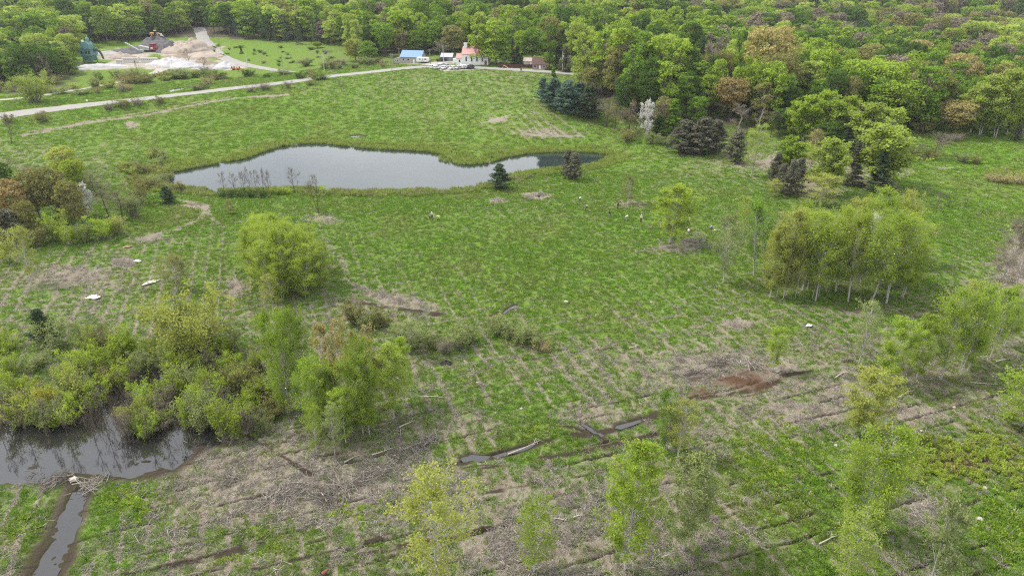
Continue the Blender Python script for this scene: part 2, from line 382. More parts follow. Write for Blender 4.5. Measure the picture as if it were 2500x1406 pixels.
class MB:
    """collects boxes, tubes and faces into one mesh"""
    def __init__(s): s.v = []; s.f = []
    def add(s, V, F):
        b = len(s.v); s.v += [tuple(map(float, p)) for p in V]; s.f += [tuple(i + b for i in f) for f in F]; return s
    def box(s, c, d, rz=0, taper=1.0):
        x, y, z = d[0] / 2, d[1] / 2, d[2] / 2; ca, sa = math.cos(rz), math.sin(rz); V = []
        for k, t in ((-1, 1), (1, taper)):
            for i, j in ((-1, -1), (1, -1), (1, 1), (-1, 1)):
                a, b = i * x * t, j * y * t; V.append((c[0] + a * ca - b * sa, c[1] + a * sa + b * ca, c[2] + k * z))
        return s.add(V, [(3, 2, 1, 0), (4, 5, 6, 7), (0, 1, 5, 4), (1, 2, 6, 5), (2, 3, 7, 6), (3, 0, 4, 7)])
    def tube(s, p, q, r0, r1=None, n=8, caps=True):
        r1 = r0 if r1 is None else r1; p = Vector(p); q = Vector(q); d = (q - p).normalized()
        a = d.orthogonal().normalized(); b = d.cross(a); V = []
        for c, r in ((p, r0), (q, r1)):
            for i in range(n):
                t = 2 * math.pi * i / n; V.append(c + a * math.cos(t) * r + b * math.sin(t) * r)
        F = [(i, (i + 1) % n, n + (i + 1) % n, n + i) for i in range(n)]
        if caps: F += [tuple(range(n - 1, -1, -1)), tuple(range(n, 2 * n))]
        return s.add(V, F)
    def path(s, P, R, n=6):
        for i in range(len(P) - 1): s.tube(P[i], P[i + 1], R[i], R[i + 1], n)
        return s
    def prism(s, prof, y0, y1):
        """profile in x,z extruded along y"""
        n = len(prof); V = [(a, y0, b) for a, b in prof] + [(a, y1, b) for a, b in prof]
        return s.add(V, [tuple(range(n)), tuple(range(2 * n - 1, n - 1, -1))] + [(i, n + i, n + (i + 1) % n, (i + 1) % n) for i in range(n)])
    def lathe(s, prof, c=(0, 0, 0), n=16):
        V = []; m = len(prof)
        for i in range(n):
            t = 2 * math.pi * i / n
            for r, z in prof: V.append((c[0] + r * math.cos(t), c[1] + r * math.sin(t), c[2] + z))
        F = [(i * m + j, ((i + 1) % n) * m + j, ((i + 1) % n) * m + j + 1, i * m + j + 1) for i in range(n) for j in range(m - 1)]
        return s.add(V, F)
    def mesh(s, name, mat, smooth=False, bevel=0):
        me = bpy.data.meshes.new(name); me.from_pydata(s.v, [], s.f)
        if bevel:
            import bmesh
            bm = bmesh.new(); bm.from_mesh(me); bmesh.ops.recalc_face_normals(bm, faces=bm.faces)
            bmesh.ops.bevel(bm, geom=[e for e in bm.edges if len(e.link_faces) == 2 and e.calc_face_angle(0) > .5], offset=bevel, segments=2, affect='EDGES', profile=.6)
            bm.to_mesh(me); bm.free()
        me.materials.append(mat)
        if smooth:
            for p in me.polygons: p.use_smooth = True
        return me
    def build(s, name, mat, parent=None, smooth=False, bevel=0):
        return link(name, s.mesh(name, mat, smooth, bevel), parent)

# ------------------------------------------------------------------ ground
_p = at(782, 1350, 0); _q = at(952, 1308, 0)
FA = math.atan2(_q[1] - _p[1], _q[0] - _p[0])          # direction of the tracks left by the planting machine
DRY_X = np.arange(0, 2501, 250.); DRY_Y = np.arange(100, 1501, 100.)
DRY = np.array([
 [.10,.10,.10,.25,.35,.35,.3,.2,.1,.1,.1],
 [.10,.10,.15,.30,.42,.45,.35,.2,.1,.1,.1],
 [.25,.15,.10,.12,.22,.28,.25,.2,.1,.1,.1],
 [.35,.35,.10,.10,.10,.10,.15,.38,.45,.1,.1],
 [.20,.20,.18,.15,.08,.28,.25,.18,.35,.15,.15],
 [.28,.38,.28,.28,.12,.10,.12,.28,.2,.18,.3],
 [.36,.48,.30,.35,.30,.15,.18,.26,.25,.3,.55],
 [.42,.50,.42,.50,.42,.30,.30,.38,.4,.42,.5],
 [.30,.40,.40,.40,.48,.45,.60,.85,.62,.6,.5],
 [.30,.30,.40,.60,.62,.42,.48,.62,.80,.6,.58],
 [.50,.52,.80,.85,.70,.38,.50,.62,.40,.52,.6],
 [.45,.45,.72,.85,.85,.82,.75,.60,.28,.42,.5],
 [.50,.52,.66,.58,.70,.80,.82,.75,.30,.58,.28],
 [.60,.58,.68,.55,.60,.85,.86,.60,.32,.6,.25],
 [.60,.58,.68,.55,.60,.85,.86,.60,.32,.6,.25]])
PATCH = [ # attribute, px, py, rx, ry, strength (places of the ground, found once from the camera and then fixed to the terrain)
 ('dry',1215,491,32,7,.9),('dry',1320,478,60,9,.7),('dry',1540,500,45,14,.6),('dry',1660,600,60,20,.7),('dry',1590,610,60,10,.5),('dry',1900,395,110,18,.7),('dry',1990,460,90,22,.5),
 ('dry',1330,325,80,14,.5),('dry',320,309,20,11,1.0),('dry',790,535,60,14,.6),('dry',1210,292,30,8,.7),('dry',1800,790,50,14,.7),('dry',1780,900,130,40,.9),('dry',2060,960,60,26,.6),
 ('dry',1990,470,60,18,.5),('dry',930,740,140,34,.3),('dry',480,505,40,6,.9),('dry',370,585,60,10,.6),('dry',150,680,120,30,.5),('dry',300,640,30,14,.8),('dry',570,700,30,30,.7),
 ('dry',2160,420,80,24,.4),('dry',2260,385,30,5,.7),('dry',2310,410,30,4,.7),('dry',2100,765,60,8,.5),('dry',1250,1330,160,60,.25),('dry',700,1200,260,70,.25),('dry',1150,1040,120,40,.2),
 ('dry',2230,1010,90,26,.5),('dry',2250,1230,90,50,.5),('dry',2480,640,50,90,.6),('dry',1650,1180,60,40,.4),('dry',1960,1010,90,26,.45),('dry',1430,1010,90,40,.35),
 ('rust',1800,925,95,34,1.0),('rust',1720,955,60,18,.9),('rust',2000,1060,30,6,.5),('rust',2330,1130,150,38,.75),('rust',2260,1085,60,16,.4),
 ('mud',1700,930,50,12,.8),('mud',1860,945,20,6,.9),('mud',1730,1000,40,8,.6),('mud',1320,1090,40,6,.7),('mud',1090,886,34,10,1.),('mud',420,1080,130,22,.7),('mud',160,1190,90,10,.7),('mud',560,1085,40,10,.8),
 ('mud',1440,1045,60,18,.5),('mud',1540,1035,60,14,.5),('mud',1245,756,34,9,.6),('mud',480,500,25,4,.5),('mud',240,1185,60,8,.6),('mud',600,1040,120,30,.5),('mud',870,800,60,10,.25),('mud',1500,1075,90,12,.4),
 ('lush',1500,520,330,60,.5),('lush',1250,620,380,110,.45),('lush',1400,480,300,40,.4),('lush',1900,1150,130,110,.7),('lush',2440,1280,110,90,.7),('lush',290,1230,70,40,.8),('lush',2350,560,140,100,.5),
 ('lush',2350,700,120,60,.4),('lush',700,600,500,60,.2),('lush',880,700,60,40,.8),('lush',2360,380,200,26,.8),('lush',1600,350,160,30,.6),('lush',400,545,110,30,.6),('lush',1150,650,80,60,.3),('lush',600,830,160,60,.3),('lush',200,270,160,10,.5),
 ('lush',420,300,60,14,.6),('lush',1060,170,60,6,.6),('lush',620,1330,130,40,.35),('lush',900,1240,110,30,.35),('lush',80,1280,80,50,.35),('lush',1300,1060,120,30,.4),('lush',1530,900,60,60,.1),
 ('olive',900,360,500,18,.8),('olive',450,400,120,30,.6),('olive',1250,365,150,16,.6),('olive',2450,425,70,16,1.),('olive',300,590,80,18,.4),('olive',1350,1060,220,60,.45),('olive',1500,430,60,10,.5),('olive',600,210,120,12,.4),('olive',1000,400,100,10,.4),
 ('gravel',340,160,140,12,1.),('gravel',460,158,110,14,1.),('gravel',450,120,90,22,1.),('gravel',300,135,80,14,1.),('gravel',540,165,70,7,1.),('gravel',1100,168,55,6,1.),('gravel',1085,156,70,5,.6),('gravel',1010,156,45,3,.5),('gravel',1630,597,14,2.5,.8),
 ('litter',1700,200,330,130,1.),('litter',2250,200,260,100,1.),('litter',1500,160,110,80,.6),('litter',150,480,200,80,.5),('litter',60,190,120,45,.9),('litter',1000,100,160,30,.8),('litter',1950,390,70,60,.15),('litter',1180,100,240,34,.8),('litter',700,640,95,80,.4),
 ('litter',830,1030,170,70,.5),('litter',2050,690,200,55,.45),('litter',250,950,300,90,.6),('litter',1920,465,60,20,.6),('litter',2130,455,60,18,.6),('litter',1690,375,70,12,.6),('litter',2310,925,100,14,.5)]
def ground_attrs(x, y, z):
    px, py = project(x, y, z)
    vis = (y > 30)
    fx = np.clip((px - DRY_X[0]) / 250, 0, 9.999); fy = np.clip((py - 100) / 100, 0, 13.999)
    ix = fx.astype(int); iy = fy.astype(int); fx -= ix; fy -= iy
    dry = (DRY[iy, ix] * (1 - fx) + DRY[iy, ix + 1] * fx) * (1 - fy) + (DRY[iy + 1, ix] * (1 - fx) + DRY[iy + 1, ix + 1] * fx) * fy
    dry = np.where(vis, dry, .35)
    A = {k: np.zeros(x.shape) for k in ('mud', 'rust', 'lush', 'olive', 'gravel', 'litter')}; A['dry'] = dry
    w = (fbm(x / 7, y / 7, 3, 77) - .5)
    for nm, a, b, rx, ry, s in PATCH:
        d = np.hypot((px - a) / rx, (py - b) / ry) + w * 1.1
        soft = .35 if nm in ('gravel', 'litter') else .8
        v = s * (1 - sstep(1 - soft, 1 + soft * .4, d)) * vis
        if nm == 'dry': A['dry'] = A['dry'] + v
        else: A[nm] = np.maximum(A[nm], v)
    # woodland floor everywhere beyond the fields
    r = np.hypot(x, y); far = sstep(455, 480, y + .05 * np.abs(x))
    notpit = ~((px > 180) & (px < 560) & (py > 92) & (py < 185)) & ~((px > 500) & (px < 850) & (py > 96) & (py < 190))
    A['litter'] = np.maximum(A['litter'], far * notpit)
    A['litter'] = A['litter'] * (1 - np.minimum(1, A['gravel']))
    # planting rows: furrows one way, straw lines the other
    ca, sa = math.cos(FA), math.sin(FA); s = x * ca + y * sa; t = -x * sa + y * ca
    wob = (fbm(s / 14, t / 5, 2, 3) - .5) * 1.3
    fr = np.abs(((t + wob) / 2.9) % 1 - .5) * 2                # 1 on the line
    fore = sstep(800, 1000, py) * sstep(250, 500, px + (py - 1000)) * vis
    gate = sstep(.42, .52, fbm(s / 9 + 31, t / 2.9, 3, 8))
    width = .76 + .10 * vnoise(s / 1.3, t, 4)
    fur = sstep(width, width + .14, fr) * gate * np.minimum(1, fore + .08)
    sr = np.abs(((s + (fbm(s / 5, t / 14, 2, 9) - .5) * 1.0) / 3.1) % 1 - .5) * 2
    gate2 = sstep(.30, .48, fbm(s / 3.1, t / 16, 3, 12))
    st = sstep(.76, .95, sr) * gate2 * vis * sstep(190, 320, py)
    st2 = sstep(.78, .95, fr) * sstep(.36, .50, fbm(s / 12, t / 2.9, 3, 14)) * vis * sstep(300, 420, py) * (1 - fore)
    A['dry'] = A['dry'] + .62 * np.maximum(st, .9 * st2) * (.55 + .6 * sstep(.1, .5, A['dry'])) - .06 * A['lush']
    # wheel tracks
    for L, ww, ws in TRACKS:
        D, _, _ = line_d(x, y, L); k = 1 - sstep(ww * .5, ww * 1.1, D + w * .8)
        A['dry'] = A['dry'] + ws * k
    A['mud'] = np.maximum(A['mud'] * sstep(.35, .65, fbm(x / 1.6, y / 1.6, 3, 55) + A['mud'] * .25), fur)
    for L, ww in MUDLINES:
        D, _, _ = line_d(x, y, L); A['mud'] = np.maximum(A['mud'], .95 * (1 - sstep(ww * .4, ww, D + w * 1.2)) * sstep(.3, .5, fbm(x / 2.5, y / 2.5, 2, 91)))
    A['dry'] = A['dry'] - .07 * sstep(850, 1000, py) * vis
    # wet margins
    for P in (SWAMP, DITCH):
        d = poly_sd(x, y, P); A['mud'] = np.maximum(A['mud'], (1 - sstep(0, 2.2, d + w * 3)) * .9)
    d = poly_sd(x, y, POND); A['mud'] = np.maximum(A['mud'], (1 - sstep(-.2, .8, d + w)) * .85); A['olive'] = np.maximum(A['olive'], .7 * (1 - sstep(2, 7, d + w * 8)))
    for P, wz in SMALLW: A['mud'] = np.maximum(A['mud'], (1 - sstep(-.1, .7, poly_sd(x, y, P) + w * 1.2)) * .9)
    A['dry'] = A['dry'] * (1 - .9 * np.minimum(1, A['gravel']))
    A['_fur'] = fur; A['_st'] = st
    return A
def tline(P, step=4):
    return np.array([(*p[:2], 1, 0) for p in resample([march(a, b, height)[:2] + (0,) for a, b in P], step)])
TRACKS = [(tline([(60,330),(200,303),(330,285),(450,262),(560,243),(700,232)]), 1.6, .75), (tline([(70,322),(210,297),(330,278),(450,256),(560,238)]), .9, .6),
          (tline([(440,488),(480,498),(505,506),(490,530),(430,562),(350,580)]), 1.3, .5), (tline([(505,506),(520,535),(545,560)]), .7, .42),
          (tline([(1290,270),(1340,300),(1395,340)]), .7, .42), (tline([(1270,278),(1320,308),(1375,345)]), .7, .42), (tline([(1320,262),(1370,292),(1425,335)]), .6, .42),
          (tline([(1170,303),(1210,292),(1245,280)]), 1.1, .5), (tline([(1290,330),(1350,331),(1420,333)]), .9, .6),
          (tline([(800,590),(840,650),(870,700),(960,740),(1080,765)]), 1.2, .25), (tline([(850,690),(950,725),(1060,745)]), .9, .3)]
MUDLINES = [(tline([(1100,1138),(1180,1122),(1260,1098),(1340,1078),(1450,1060),(1580,1025),(1690,975),(1800,960),(1900,930)]), 1.0), (tline([(1150,1150),(1300,1122),(1440,1100),(1590,1062),(1700,1010)]), .7),
            (tline([(1350,1040),(1420,1050),(1480,1075)]), .6), (tline([(980,1175),(1150,1140),(1290,1128)]), .6), (tline([(620,1390),(780,1352),(952,1308)]), .7), (tline([(860,1360),(1000,1330),(1200,1290),(1330,1262)]), .7),
            (tline([(300,1400),(480,1368),(640,1330)]), .6), (tline([(600,1060),(700,1120),(760,1160)]), .6), (tline([(1050,1230),(1180,1205),(1320,1180)]), .6), (tline([(850,735),(960,752),(1080,770)]), .8), (tline([(1200,770),(1260,745),(1330,728)]), .6), (tline([(1280,880),(1400,860),(1500,850)]), .5), (tline([(1900,920),(2010,900),(2080,880)]), .7)]
def build_ground():
    fine = np.arange(-.80, .8001, .0017)
    coarse = np.concatenate([np.linspace(-math.pi, -.82, 60), fine, np.linspace(.82, math.pi, 60)])
    rs = [0.01, 4, 9, 15, 22, 30, 37, 42]; r = 46.0
    while r < 900:
        rs.append(r); px = (r * r + CAMH ** 2) / (CAMH * 692); r += max(.16, min(px * .62, .85 if r < 430 else 2.6))
    while r < 2600: rs.append(r); r *= 1.03
    rs = np.array(rs); TH, R = np.meshgrid(coarse, rs)
    x = (R * np.sin(TH)).ravel(); y = (R * np.cos(TH)).ravel()
    z = height(x, y)
    A = ground_attrs(x, y, z)
    d = np.minimum(poly_sd(x, y, POND), poly_sd(x, y, SWAMP)); dr = np.full(x.shape, 40.)
    for L in ROADS.values():
        D, _, W = line_d(x, y, L); dr = np.minimum(dr, D - W)
    calm = sstep(0, 2, d) * sstep(0, 3, poly_sd(x, y, DITCH)) * sstep(.5, 3, dr) * (1 - np.minimum(1, A['gravel'] * 1.3))
    tus = (fbm(x / 1.1, y / 1.1, 2, 21) - .5) * .42 + (fbm(x / 4.5, y / 4.5, 2, 22) - .5) * .35
    rough = (fbm(x / .55, y / .55, 2, 23) - .5) * .42 * sstep(.35, .8, A['dry'])
    z = z + calm * (tus + rough - .45 * A['_fur'] - .08 * A['_st'])
    z = np.where(R.ravel() > 470, z, z)
    nr, nc = R.shape; i = np.arange(nr - 1)[:, None] * nc + np.arange(nc - 1)[None, :]
    F = np.stack([i, i + 1, i + nc + 1, i + nc], -1).reshape(-1, 4)
    F = F[:, ::-1]
    A = {k: v for k, v in A.items() if k[0] != '_'}
    me = npmesh('ground', np.column_stack([x, y, z]), F, ground_material(), smooth=True, attrs=A)
    tag(link('ground', me), kind='structure')
def flat_poly(name, P, z, mat):
    me = bpy.data.meshes.new(name); n = len(P)
    me.from_pydata([(a, b, z) for a, b in P], [], [tuple(range(n))])
    if me.polygons[0].normal.z < 0: me.flip_normals()
    me.materials.append(mat); return tag(link(name, me), kind='structure')
def inflate(P, d):
    c = P.mean(0); out = []
    n = len(P); area = sum(P[i][0] * P[(i + 1) % n][1] - P[(i + 1) % n][0] * P[i][1] for i in range(n)); s = 1 if area > 0 else -1
    for i in range(n):
        e = P[(i + 1) % n] - P[i - 1]; e = e / (np.linalg.norm(e) + 1e-9); out.append(P[i] + s * d * np.array([e[1], -e[0]]))
    return np.array(out)
def ribbon(name, L, mat, lift=.05):
    T = np.gradient(L[:, :2], axis=0); T /= np.linalg.norm(T, axis=1)[:, None]; Nn = np.column_stack([-T[:, 1], T[:, 0]])
    V = []; F = []; K = 6
    for i in range(len(L)):
        for k in range(K + 1):
            s = k / K * 2 - 1; ed = (vnoise(L[i, 0] * .3, L[i, 1] * .3, 5 + (k == 0)) - .5) * 1.2 if k in (0, K) else 0
            p = L[i, :2] + Nn[i] * (s * L[i, 2] + ed * (1 if s > 0 else -1)); V.append((p[0], p[1], L[i, 3] + lift + .10 * (1 - s * s)))
    for i in range(len(L) - 1):
        for k in range(K): a = i * (K + 1) + k; F.append((a, a + K + 1, a + K + 2, a + 1))
    me = npmesh(name, V, F, mat, smooth=True)
    return tag(link(name, me), kind='structure')
build_ground()
PONDM = water_material('pond_water', (.018,.026,.024), .04, .06); SWM = water_material('swamp_water', (.012,.012,.012), .02, .03); SWM.node_tree.nodes['Principled BSDF'].inputs['IOR'].default_value = 1.5
def grown(P, d): return inflate(P, d)
flat_poly('pond', grown(POND, 1.6), POND_Z, PONDM)
flat_poly('wetland_water', grown(SWAMP, 1.2), SWAMP_Z, SWM)
flat_poly('ditch_water', grown(DITCH, .1), SWAMP_Z - .01, SWM)
for P, wz in SMALLW: flat_poly('puddle', grown(P, -.15), wz, SWM)
asph = road_material('old_asphalt', (.22,.21,.195), (.31,.295,.275)); dirt = road_material('pale_gravel', (.28,.255,.215), (.37,.34,.295))
ribbon('road', ROADS['main'], asph, .06); ribbon('side_road', ROADS['side'], dirt, .045)
ribbon('back_road', ROADS['back'], asph, .05); ribbon('gravel_lane', ROADS['lane'], dirt, .05)
# ------------------------------------------------------------------ tree and plant meshes
def tube_np(P, R, n):
    """tapered tube along points -> V,F"""
    P = np.asarray(P, float); m = len(P); T = np.gradient(P, axis=0); T /= np.linalg.norm(T, axis=1)[:, None] + 1e-9
    up = np.array([0, 0, 1.0]) if abs(T[0][2]) < .9 else np.array([1.0, 0, 0])
    A = np.cross(T, up); A /= np.linalg.norm(A, axis=1)[:, None] + 1e-9; B = np.cross(T, A)
    t = np.arange(n) * 2 * math.pi / n
    V = P[:, None, :] + (A[:, None, :] * np.cos(t)[None, :, None] + B[:, None, :] * np.sin(t)[None, :, None]) * np.asarray(R)[:, None, None]
    i = np.arange(m - 1)[:, None] * n + np.arange(n)[None, :]; j = np.arange(m - 1)[:, None] * n + ((np.arange(n) + 1) % n)[None, :]
    F = np.stack([i, j, j + n, i + n], -1).reshape(-1, 4)
    return V.reshape(-1, 3), F
class Wood:
    def __init__(s): s.V = []; s.F = []; s.n = 0
    def add(s, P, R, n):
        V, F = tube_np(P, R, n); s.V.append(V); s.F.append(F + s.n); s.n += len(V)
    def mesh(s, name, mat): return npmesh(name, np.concatenate(s.V), np.concatenate(s.F), mat, smooth=True)
def curve(rng, p, d, L, n, wig, up=0.0):
    P = [np.array(p, float)]; d = np.array(d, float); d /= np.linalg.norm(d)
    for k in range(n):
        d = d + rng.normal(0, wig, 3) + np.array([0, 0, up]); d /= np.linalg.norm(d); P.append(P[-1] + d * L / n)
    return np.array(P)
def leaves(rng, C, Nrm, s, ratio=.75, jit=.6):
    """one diamond per centre; Nrm leaf normals"""
    C = np.asarray(C); n = len(C); Nrm = Nrm + rng.normal(0, jit, (n, 3)); Nrm /= np.linalg.norm(Nrm, axis=1)[:, None] + 1e-9
    r = rng.normal(0, 1, (n, 3)); A = np.cross(Nrm, r); A /= np.linalg.norm(A, axis=1)[:, None] + 1e-9; B = np.cross(Nrm, A)
    S = (np.asarray(s) * rng.uniform(.6, 1.35, n))[:, None]
    V = np.stack([C - A * S, C - B * S * ratio, C + A * S, C + B * S * ratio], 1).reshape(-1, 3)
    F = np.arange(4 * n).reshape(n, 4); return V, F
def leafmesh(name, parts, mats_key, rng, lvn=None):
    V = np.concatenate([p[0] for p in parts]); k = 0; Fs = []
    for p in parts: Fs.append(p[1] + k); k += len(p[0])
    F = np.concatenate(Fs); lv = np.clip(rng.normal(.5, .28, len(F)), 0, 1)
    if lvn is not None: lv = np.clip(lv * .6 + lvn * .4, 0, 1)
    return npmesh(name, V, F, MATS['L' + mats_key], lv)

def clumpy(rng, TP, n, s=1.1, th=.0):
    ph = rng.uniform(0, 6.28, 6); q = np.sin(TP[:, 0] * 2.1 / s + ph[0]) + np.sin(TP[:, 1] * 2.3 / s + ph[1]) + np.sin(TP[:, 2] * 2.6 / s + ph[2]) + .8 * np.sin((TP[:, 0] + TP[:, 2]) * 4.1 / s + ph[3]) + .8 * np.sin((TP[:, 1] - TP[:, 2]) * 3.7 / s + ph[4])
    w = np.clip(q + 1.4, .25, 3); return rng.choice(len(TP), n, p=w / w.sum())
def g_puff(seed, H=18, W=11, npuff=30, nleaf=2600, ls=.30, clear=.18, shape='round'):
    """broadleaf crown: clumps of leaves round the limbs -> (wood, leaf arrays)"""
    rng = np.random.default_rng(seed); w = Wood()
    lean = rng.normal(0, .02, 2)
    T = np.array([[lean[0] * z, lean[1] * z, z] for z in np.linspace(-.4, H * .78, 8)]); T[1:, :2] += rng.normal(0, .12, (7, 2))
    w.add(T, np.linspace(H * .017, H * .004, 8), 7)
    cz0 = H * clear; C = []; R = []
    k = 0
    while len(C) < npuff and k < 4000:
        k += 1; f = rng.uniform(0, 1); z = cz0 + (H - cz0) * f
        if shape == 'round': rr = W / 2 * math.sqrt(max(0, 1 - (abs(f - .42) / .60) ** 2.2))
        elif shape == 'tall': rr = W / 2 * math.sqrt(max(0, 1 - (abs(f - .45) / .58) ** 3))
        else: rr = W / 2 * math.sqrt(max(0.02, 1 - (abs(f - .62) / .50) ** 2))
        a = rng.uniform(0, 2 * math.pi); q = rr * math.sqrt(rng.uniform(.25, 1)) * .82
        pr = W * rng.uniform(.105, .175) * (1.15 - .4 * f)
        c = np.array([q * math.cos(a), q * math.sin(a), min(z, H - pr * .9)])
        if all(np.linalg.norm((c - d) * [1, 1, 1.25]) > .62 * (pr + e) for d, e in zip(C, R)): C.append(c); R.append(pr)
    for c, r in zip(C, R):
        z0 = max(cz0 * .8, c[2] - np.hypot(c[0], c[1]) * .9 - 1.5); z0 = min(z0, H * .74)
        p0 = np.array([lean[0] * z0, lean[1] * z0, z0]); m = (p0 + c) / 2 + np.array([0, 0, -.25 * (c[2] - z0)]) * .4 + rng.normal(0, .2, 3)
        w.add(np.array([p0, m, c]), [H * .0045, H * .003, .03], 4)
    C = np.array(C); R = np.array(R); pk = rng.choice(len(C), nleaf, p=R ** 2 / (R ** 2).sum())
    d = rng.normal(0, 1, (nleaf, 3)); d[:, 2] = np.abs(d[:, 2]) * 1.0 - .35; d /= np.linalg.norm(d, axis=1)[:, None]
    rr = R[pk] * rng.uniform(.72, 1.12, nleaf) ** 1.0
    P = C[pk] + d * rr[:, None] * np.array([1.08, 1.08, .9]); tone = rng.uniform(0, 1, len(C))[pk]
    P += rng.normal(0, .12, P.shape)
    return w, leaves(rng, P, d + np.array([0, 0, .5]), ls, .8, .55), tone
def g_aspen(seed, H=14, W=5.5, nleaf=6500, ls=.085, stems=1, start=.22, br=46, asc=.9, density=.28):
    rng = np.random.default_rng(seed); w = Wood(); TP = []
    for s in range(stems):
        a0 = rng.uniform(0, 6.28); ln = rng.uniform(.03, .13) * (1 if stems > 1 else .35)
        hs = H * (1 if s == 0 else rng.uniform(.72, .95)); zz = np.linspace(-.3, hs, 12)
        bx = (0 if stems == 1 else .25) * np.array([math.cos(a0), math.sin(a0)])
        P = np.column_stack([bx[0] + ln * math.cos(a0) * np.maximum(zz, 0), bx[1] + ln * math.sin(a0) * np.maximum(zz, 0), zz]); P[2:, :2] += np.cumsum(rng.normal(0, .07, (10, 2)), 0)
        r0 = H * .0095; w.add(P, r0 * (1 - .93 * np.linspace(0, 1, 12) ** .9), 6)
        for k in range(br // stems):
            f = start + (1 - start) * (k + rng.uniform(0, 1)) / (br // stems) * .97
            i = f * 11; i0 = min(int(i), 10); p = P[i0] * (1 - (i - i0)) + P[i0 + 1] * (i - i0)
            g = (f - start) / (1 - start); env = math.sin(math.pi * min(1, (g * .82 + .16))) ** .7
            L = W / 2 * env * rng.uniform(.75, 1.25) * 1.15; a = rng.uniform(0, 6.28)
            Q = curve(rng, p, (math.cos(a), math.sin(a), asc * rng.uniform(.6, 1.4)), L, 5, .10, .05)
            w.add(Q, np.linspace(.028 + .02 * (1 - g), .008, 6) * H / 14, 4)
            for t in range(5):
                u = rng.uniform(.25, 1); j = u * 5; j0 = min(int(j), 4); q = Q[j0] * (1 - (j - j0)) + Q[j0 + 1] * (j - j0)
                dd = Q[-1] - Q[0]; dd = dd / (np.linalg.norm(dd) + 1e-6) + rng.normal(0, .6, 3); ll = L * rng.uniform(.2, .42)
                S = curve(rng, q, dd, ll, 3, .15, .08); w.add(S, [.011, .009, .007, .004], 3)
                for uu in np.linspace(.2, 1.05, 5): TP.append(S[0] + (S[-1] - S[0]) * uu)
            for uu in np.linspace(.4, 1.0, 4): TP.append(Q[0] + (Q[-1] - Q[0]) * uu)
    TP = np.array(TP); pk = clumpy(rng, TP, nleaf, .45 if ls < .085 else 1.1); C = TP[pk] + rng.normal(0, density * .75, (nleaf, 3))
    return w, leaves(rng, C, np.tile([0, 0, .6], (nleaf, 1)), ls, .85, .8), rng.uniform(0, 1, len(TP))[pk]
def g_shrub(seed, H=4.5, W=5, nstem=16, nleaf=3000, ls=.10, spread=.55, droop=0.0, density=.22, low=.25):
    rng = np.random.default_rng(seed); w = Wood(); TP = []
    for s in range(nstem):
        a = rng.uniform(0, 6.28); r0 = rng.uniform(0, W * .12); hs = H * rng.uniform(.6, 1.0)
        tilt = (W / 2) / H * rng.uniform(.1, 1.25) * spread * 1.8
        P = curve(rng, (r0 * math.cos(a), r0 * math.sin(a), -.15), (tilt * math.cos(a), tilt * math.sin(a), 1), hs * math.sqrt(1 + tilt * tilt * .6), 6, .08, -droop)
        w.add(P, np.linspace(.055, .012, 7) * H / 5, 4)
        for k in range(9):
            u = rng.uniform(low, 1); j = u * 6; j0 = min(int(j), 5); q = P[j0] * (1 - (j - j0)) + P[j0 + 1] * (j - j0)
            dd = rng.normal(0, 1, 3) * [1, 1, .4] + [0, 0, .7]; S = curve(rng, q, dd, H * rng.uniform(.1, .24), 3, .2, -droop * .6)
            w.add(S, np.array([.014, .011, .008, .004]) * H / 5, 3)
            for uu in np.linspace(.15, 1.05, 5): TP.append(S[0] + (S[-1] - S[0]) * uu)
    TP = np.array(TP)
    if nleaf == 0: return w, None, None
    pk = clumpy(rng, TP, nleaf, .8); C = TP[pk] + rng.normal(0, density * .8, (nleaf, 3)); C[:, 2] = np.maximum(C[:, 2], .05)
    return w, leaves(rng, C, np.tile([0, 0, .6], (nleaf, 1)), ls, .7, .8), rng.uniform(0, 1, len(TP))[pk]
def g_bare(seed, H=12, W=9, nleaf=1500, ls=.09, stems=1, limbs=11, clear=.25, lvls=3, thick=1.0):
    rng = np.random.default_rng(seed); w = Wood(); TP = []
    def grow(p, d, L, r, lv):
        n = 5 if lv == 0 else 4; Q = curve(rng, p, d, L, n, .11, .03); w.add(Q, np.linspace(r, r * .45, n + 1), 5 if lv < 1 else 3)
        if lv >= lvls:
            TP.extend(list(Q[1:])); return
        for k in range(5 if lv else 5):
            u = rng.uniform(.3, 1); j = u * n; j0 = min(int(j), n - 1); q = Q[j0] * (1 - (j - j0)) + Q[j0 + 1] * (j - j0)
            dd = (Q[-1] - Q[0]) / (L + 1e-6) + rng.normal(0, .55, 3) + [0, 0, .15]; grow(q, dd, L * rng.uniform(.36, .6), r * .42, lv + 1)
    for s in range(stems):
        a0 = rng.uniform(0, 6.28); ln = (0 if stems == 1 else rng.uniform(.1, .3)); hs = H * rng.uniform(.7, .9)
        P = curve(rng, (.2 * s, .1 * s, -.3), (ln * math.cos(a0), ln * math.sin(a0), 1), hs, 8, .035)
        w.add(P, np.linspace(H * .014, H * .003, 9) * thick / math.sqrt(stems), 6)
        for k in range(max(4, limbs // stems)):
            f = clear + (1 - clear) * (k + rng.uniform(0, 1)) / max(4, limbs // stems); j = f * 8; j0 = min(int(j), 7); p = P[j0] * (1 - (j - j0)) + P[j0 + 1] * (j - j0)
            a = rng.uniform(0, 6.28); g = (f - clear) / (1 - clear); L = W / 2 * math.sin(math.pi * min(1, g * .75 + .2)) ** .6 * rng.uniform(.6, .9)
            grow(p, (math.cos(a), math.sin(a), .8), L, H * .0042 * thick, 1)
    TP = np.array(TP)
    if nleaf == 0: return w, None, None
    pk = rng.integers(0, len(TP), nleaf); C = TP[pk] + rng.normal(0, .2, (nleaf, 3))
    return w, leaves(rng, C, np.tile([0, 0, .6], (nleaf, 1)), ls, .8, .8), rng.uniform(0, 1, len(TP))[pk]
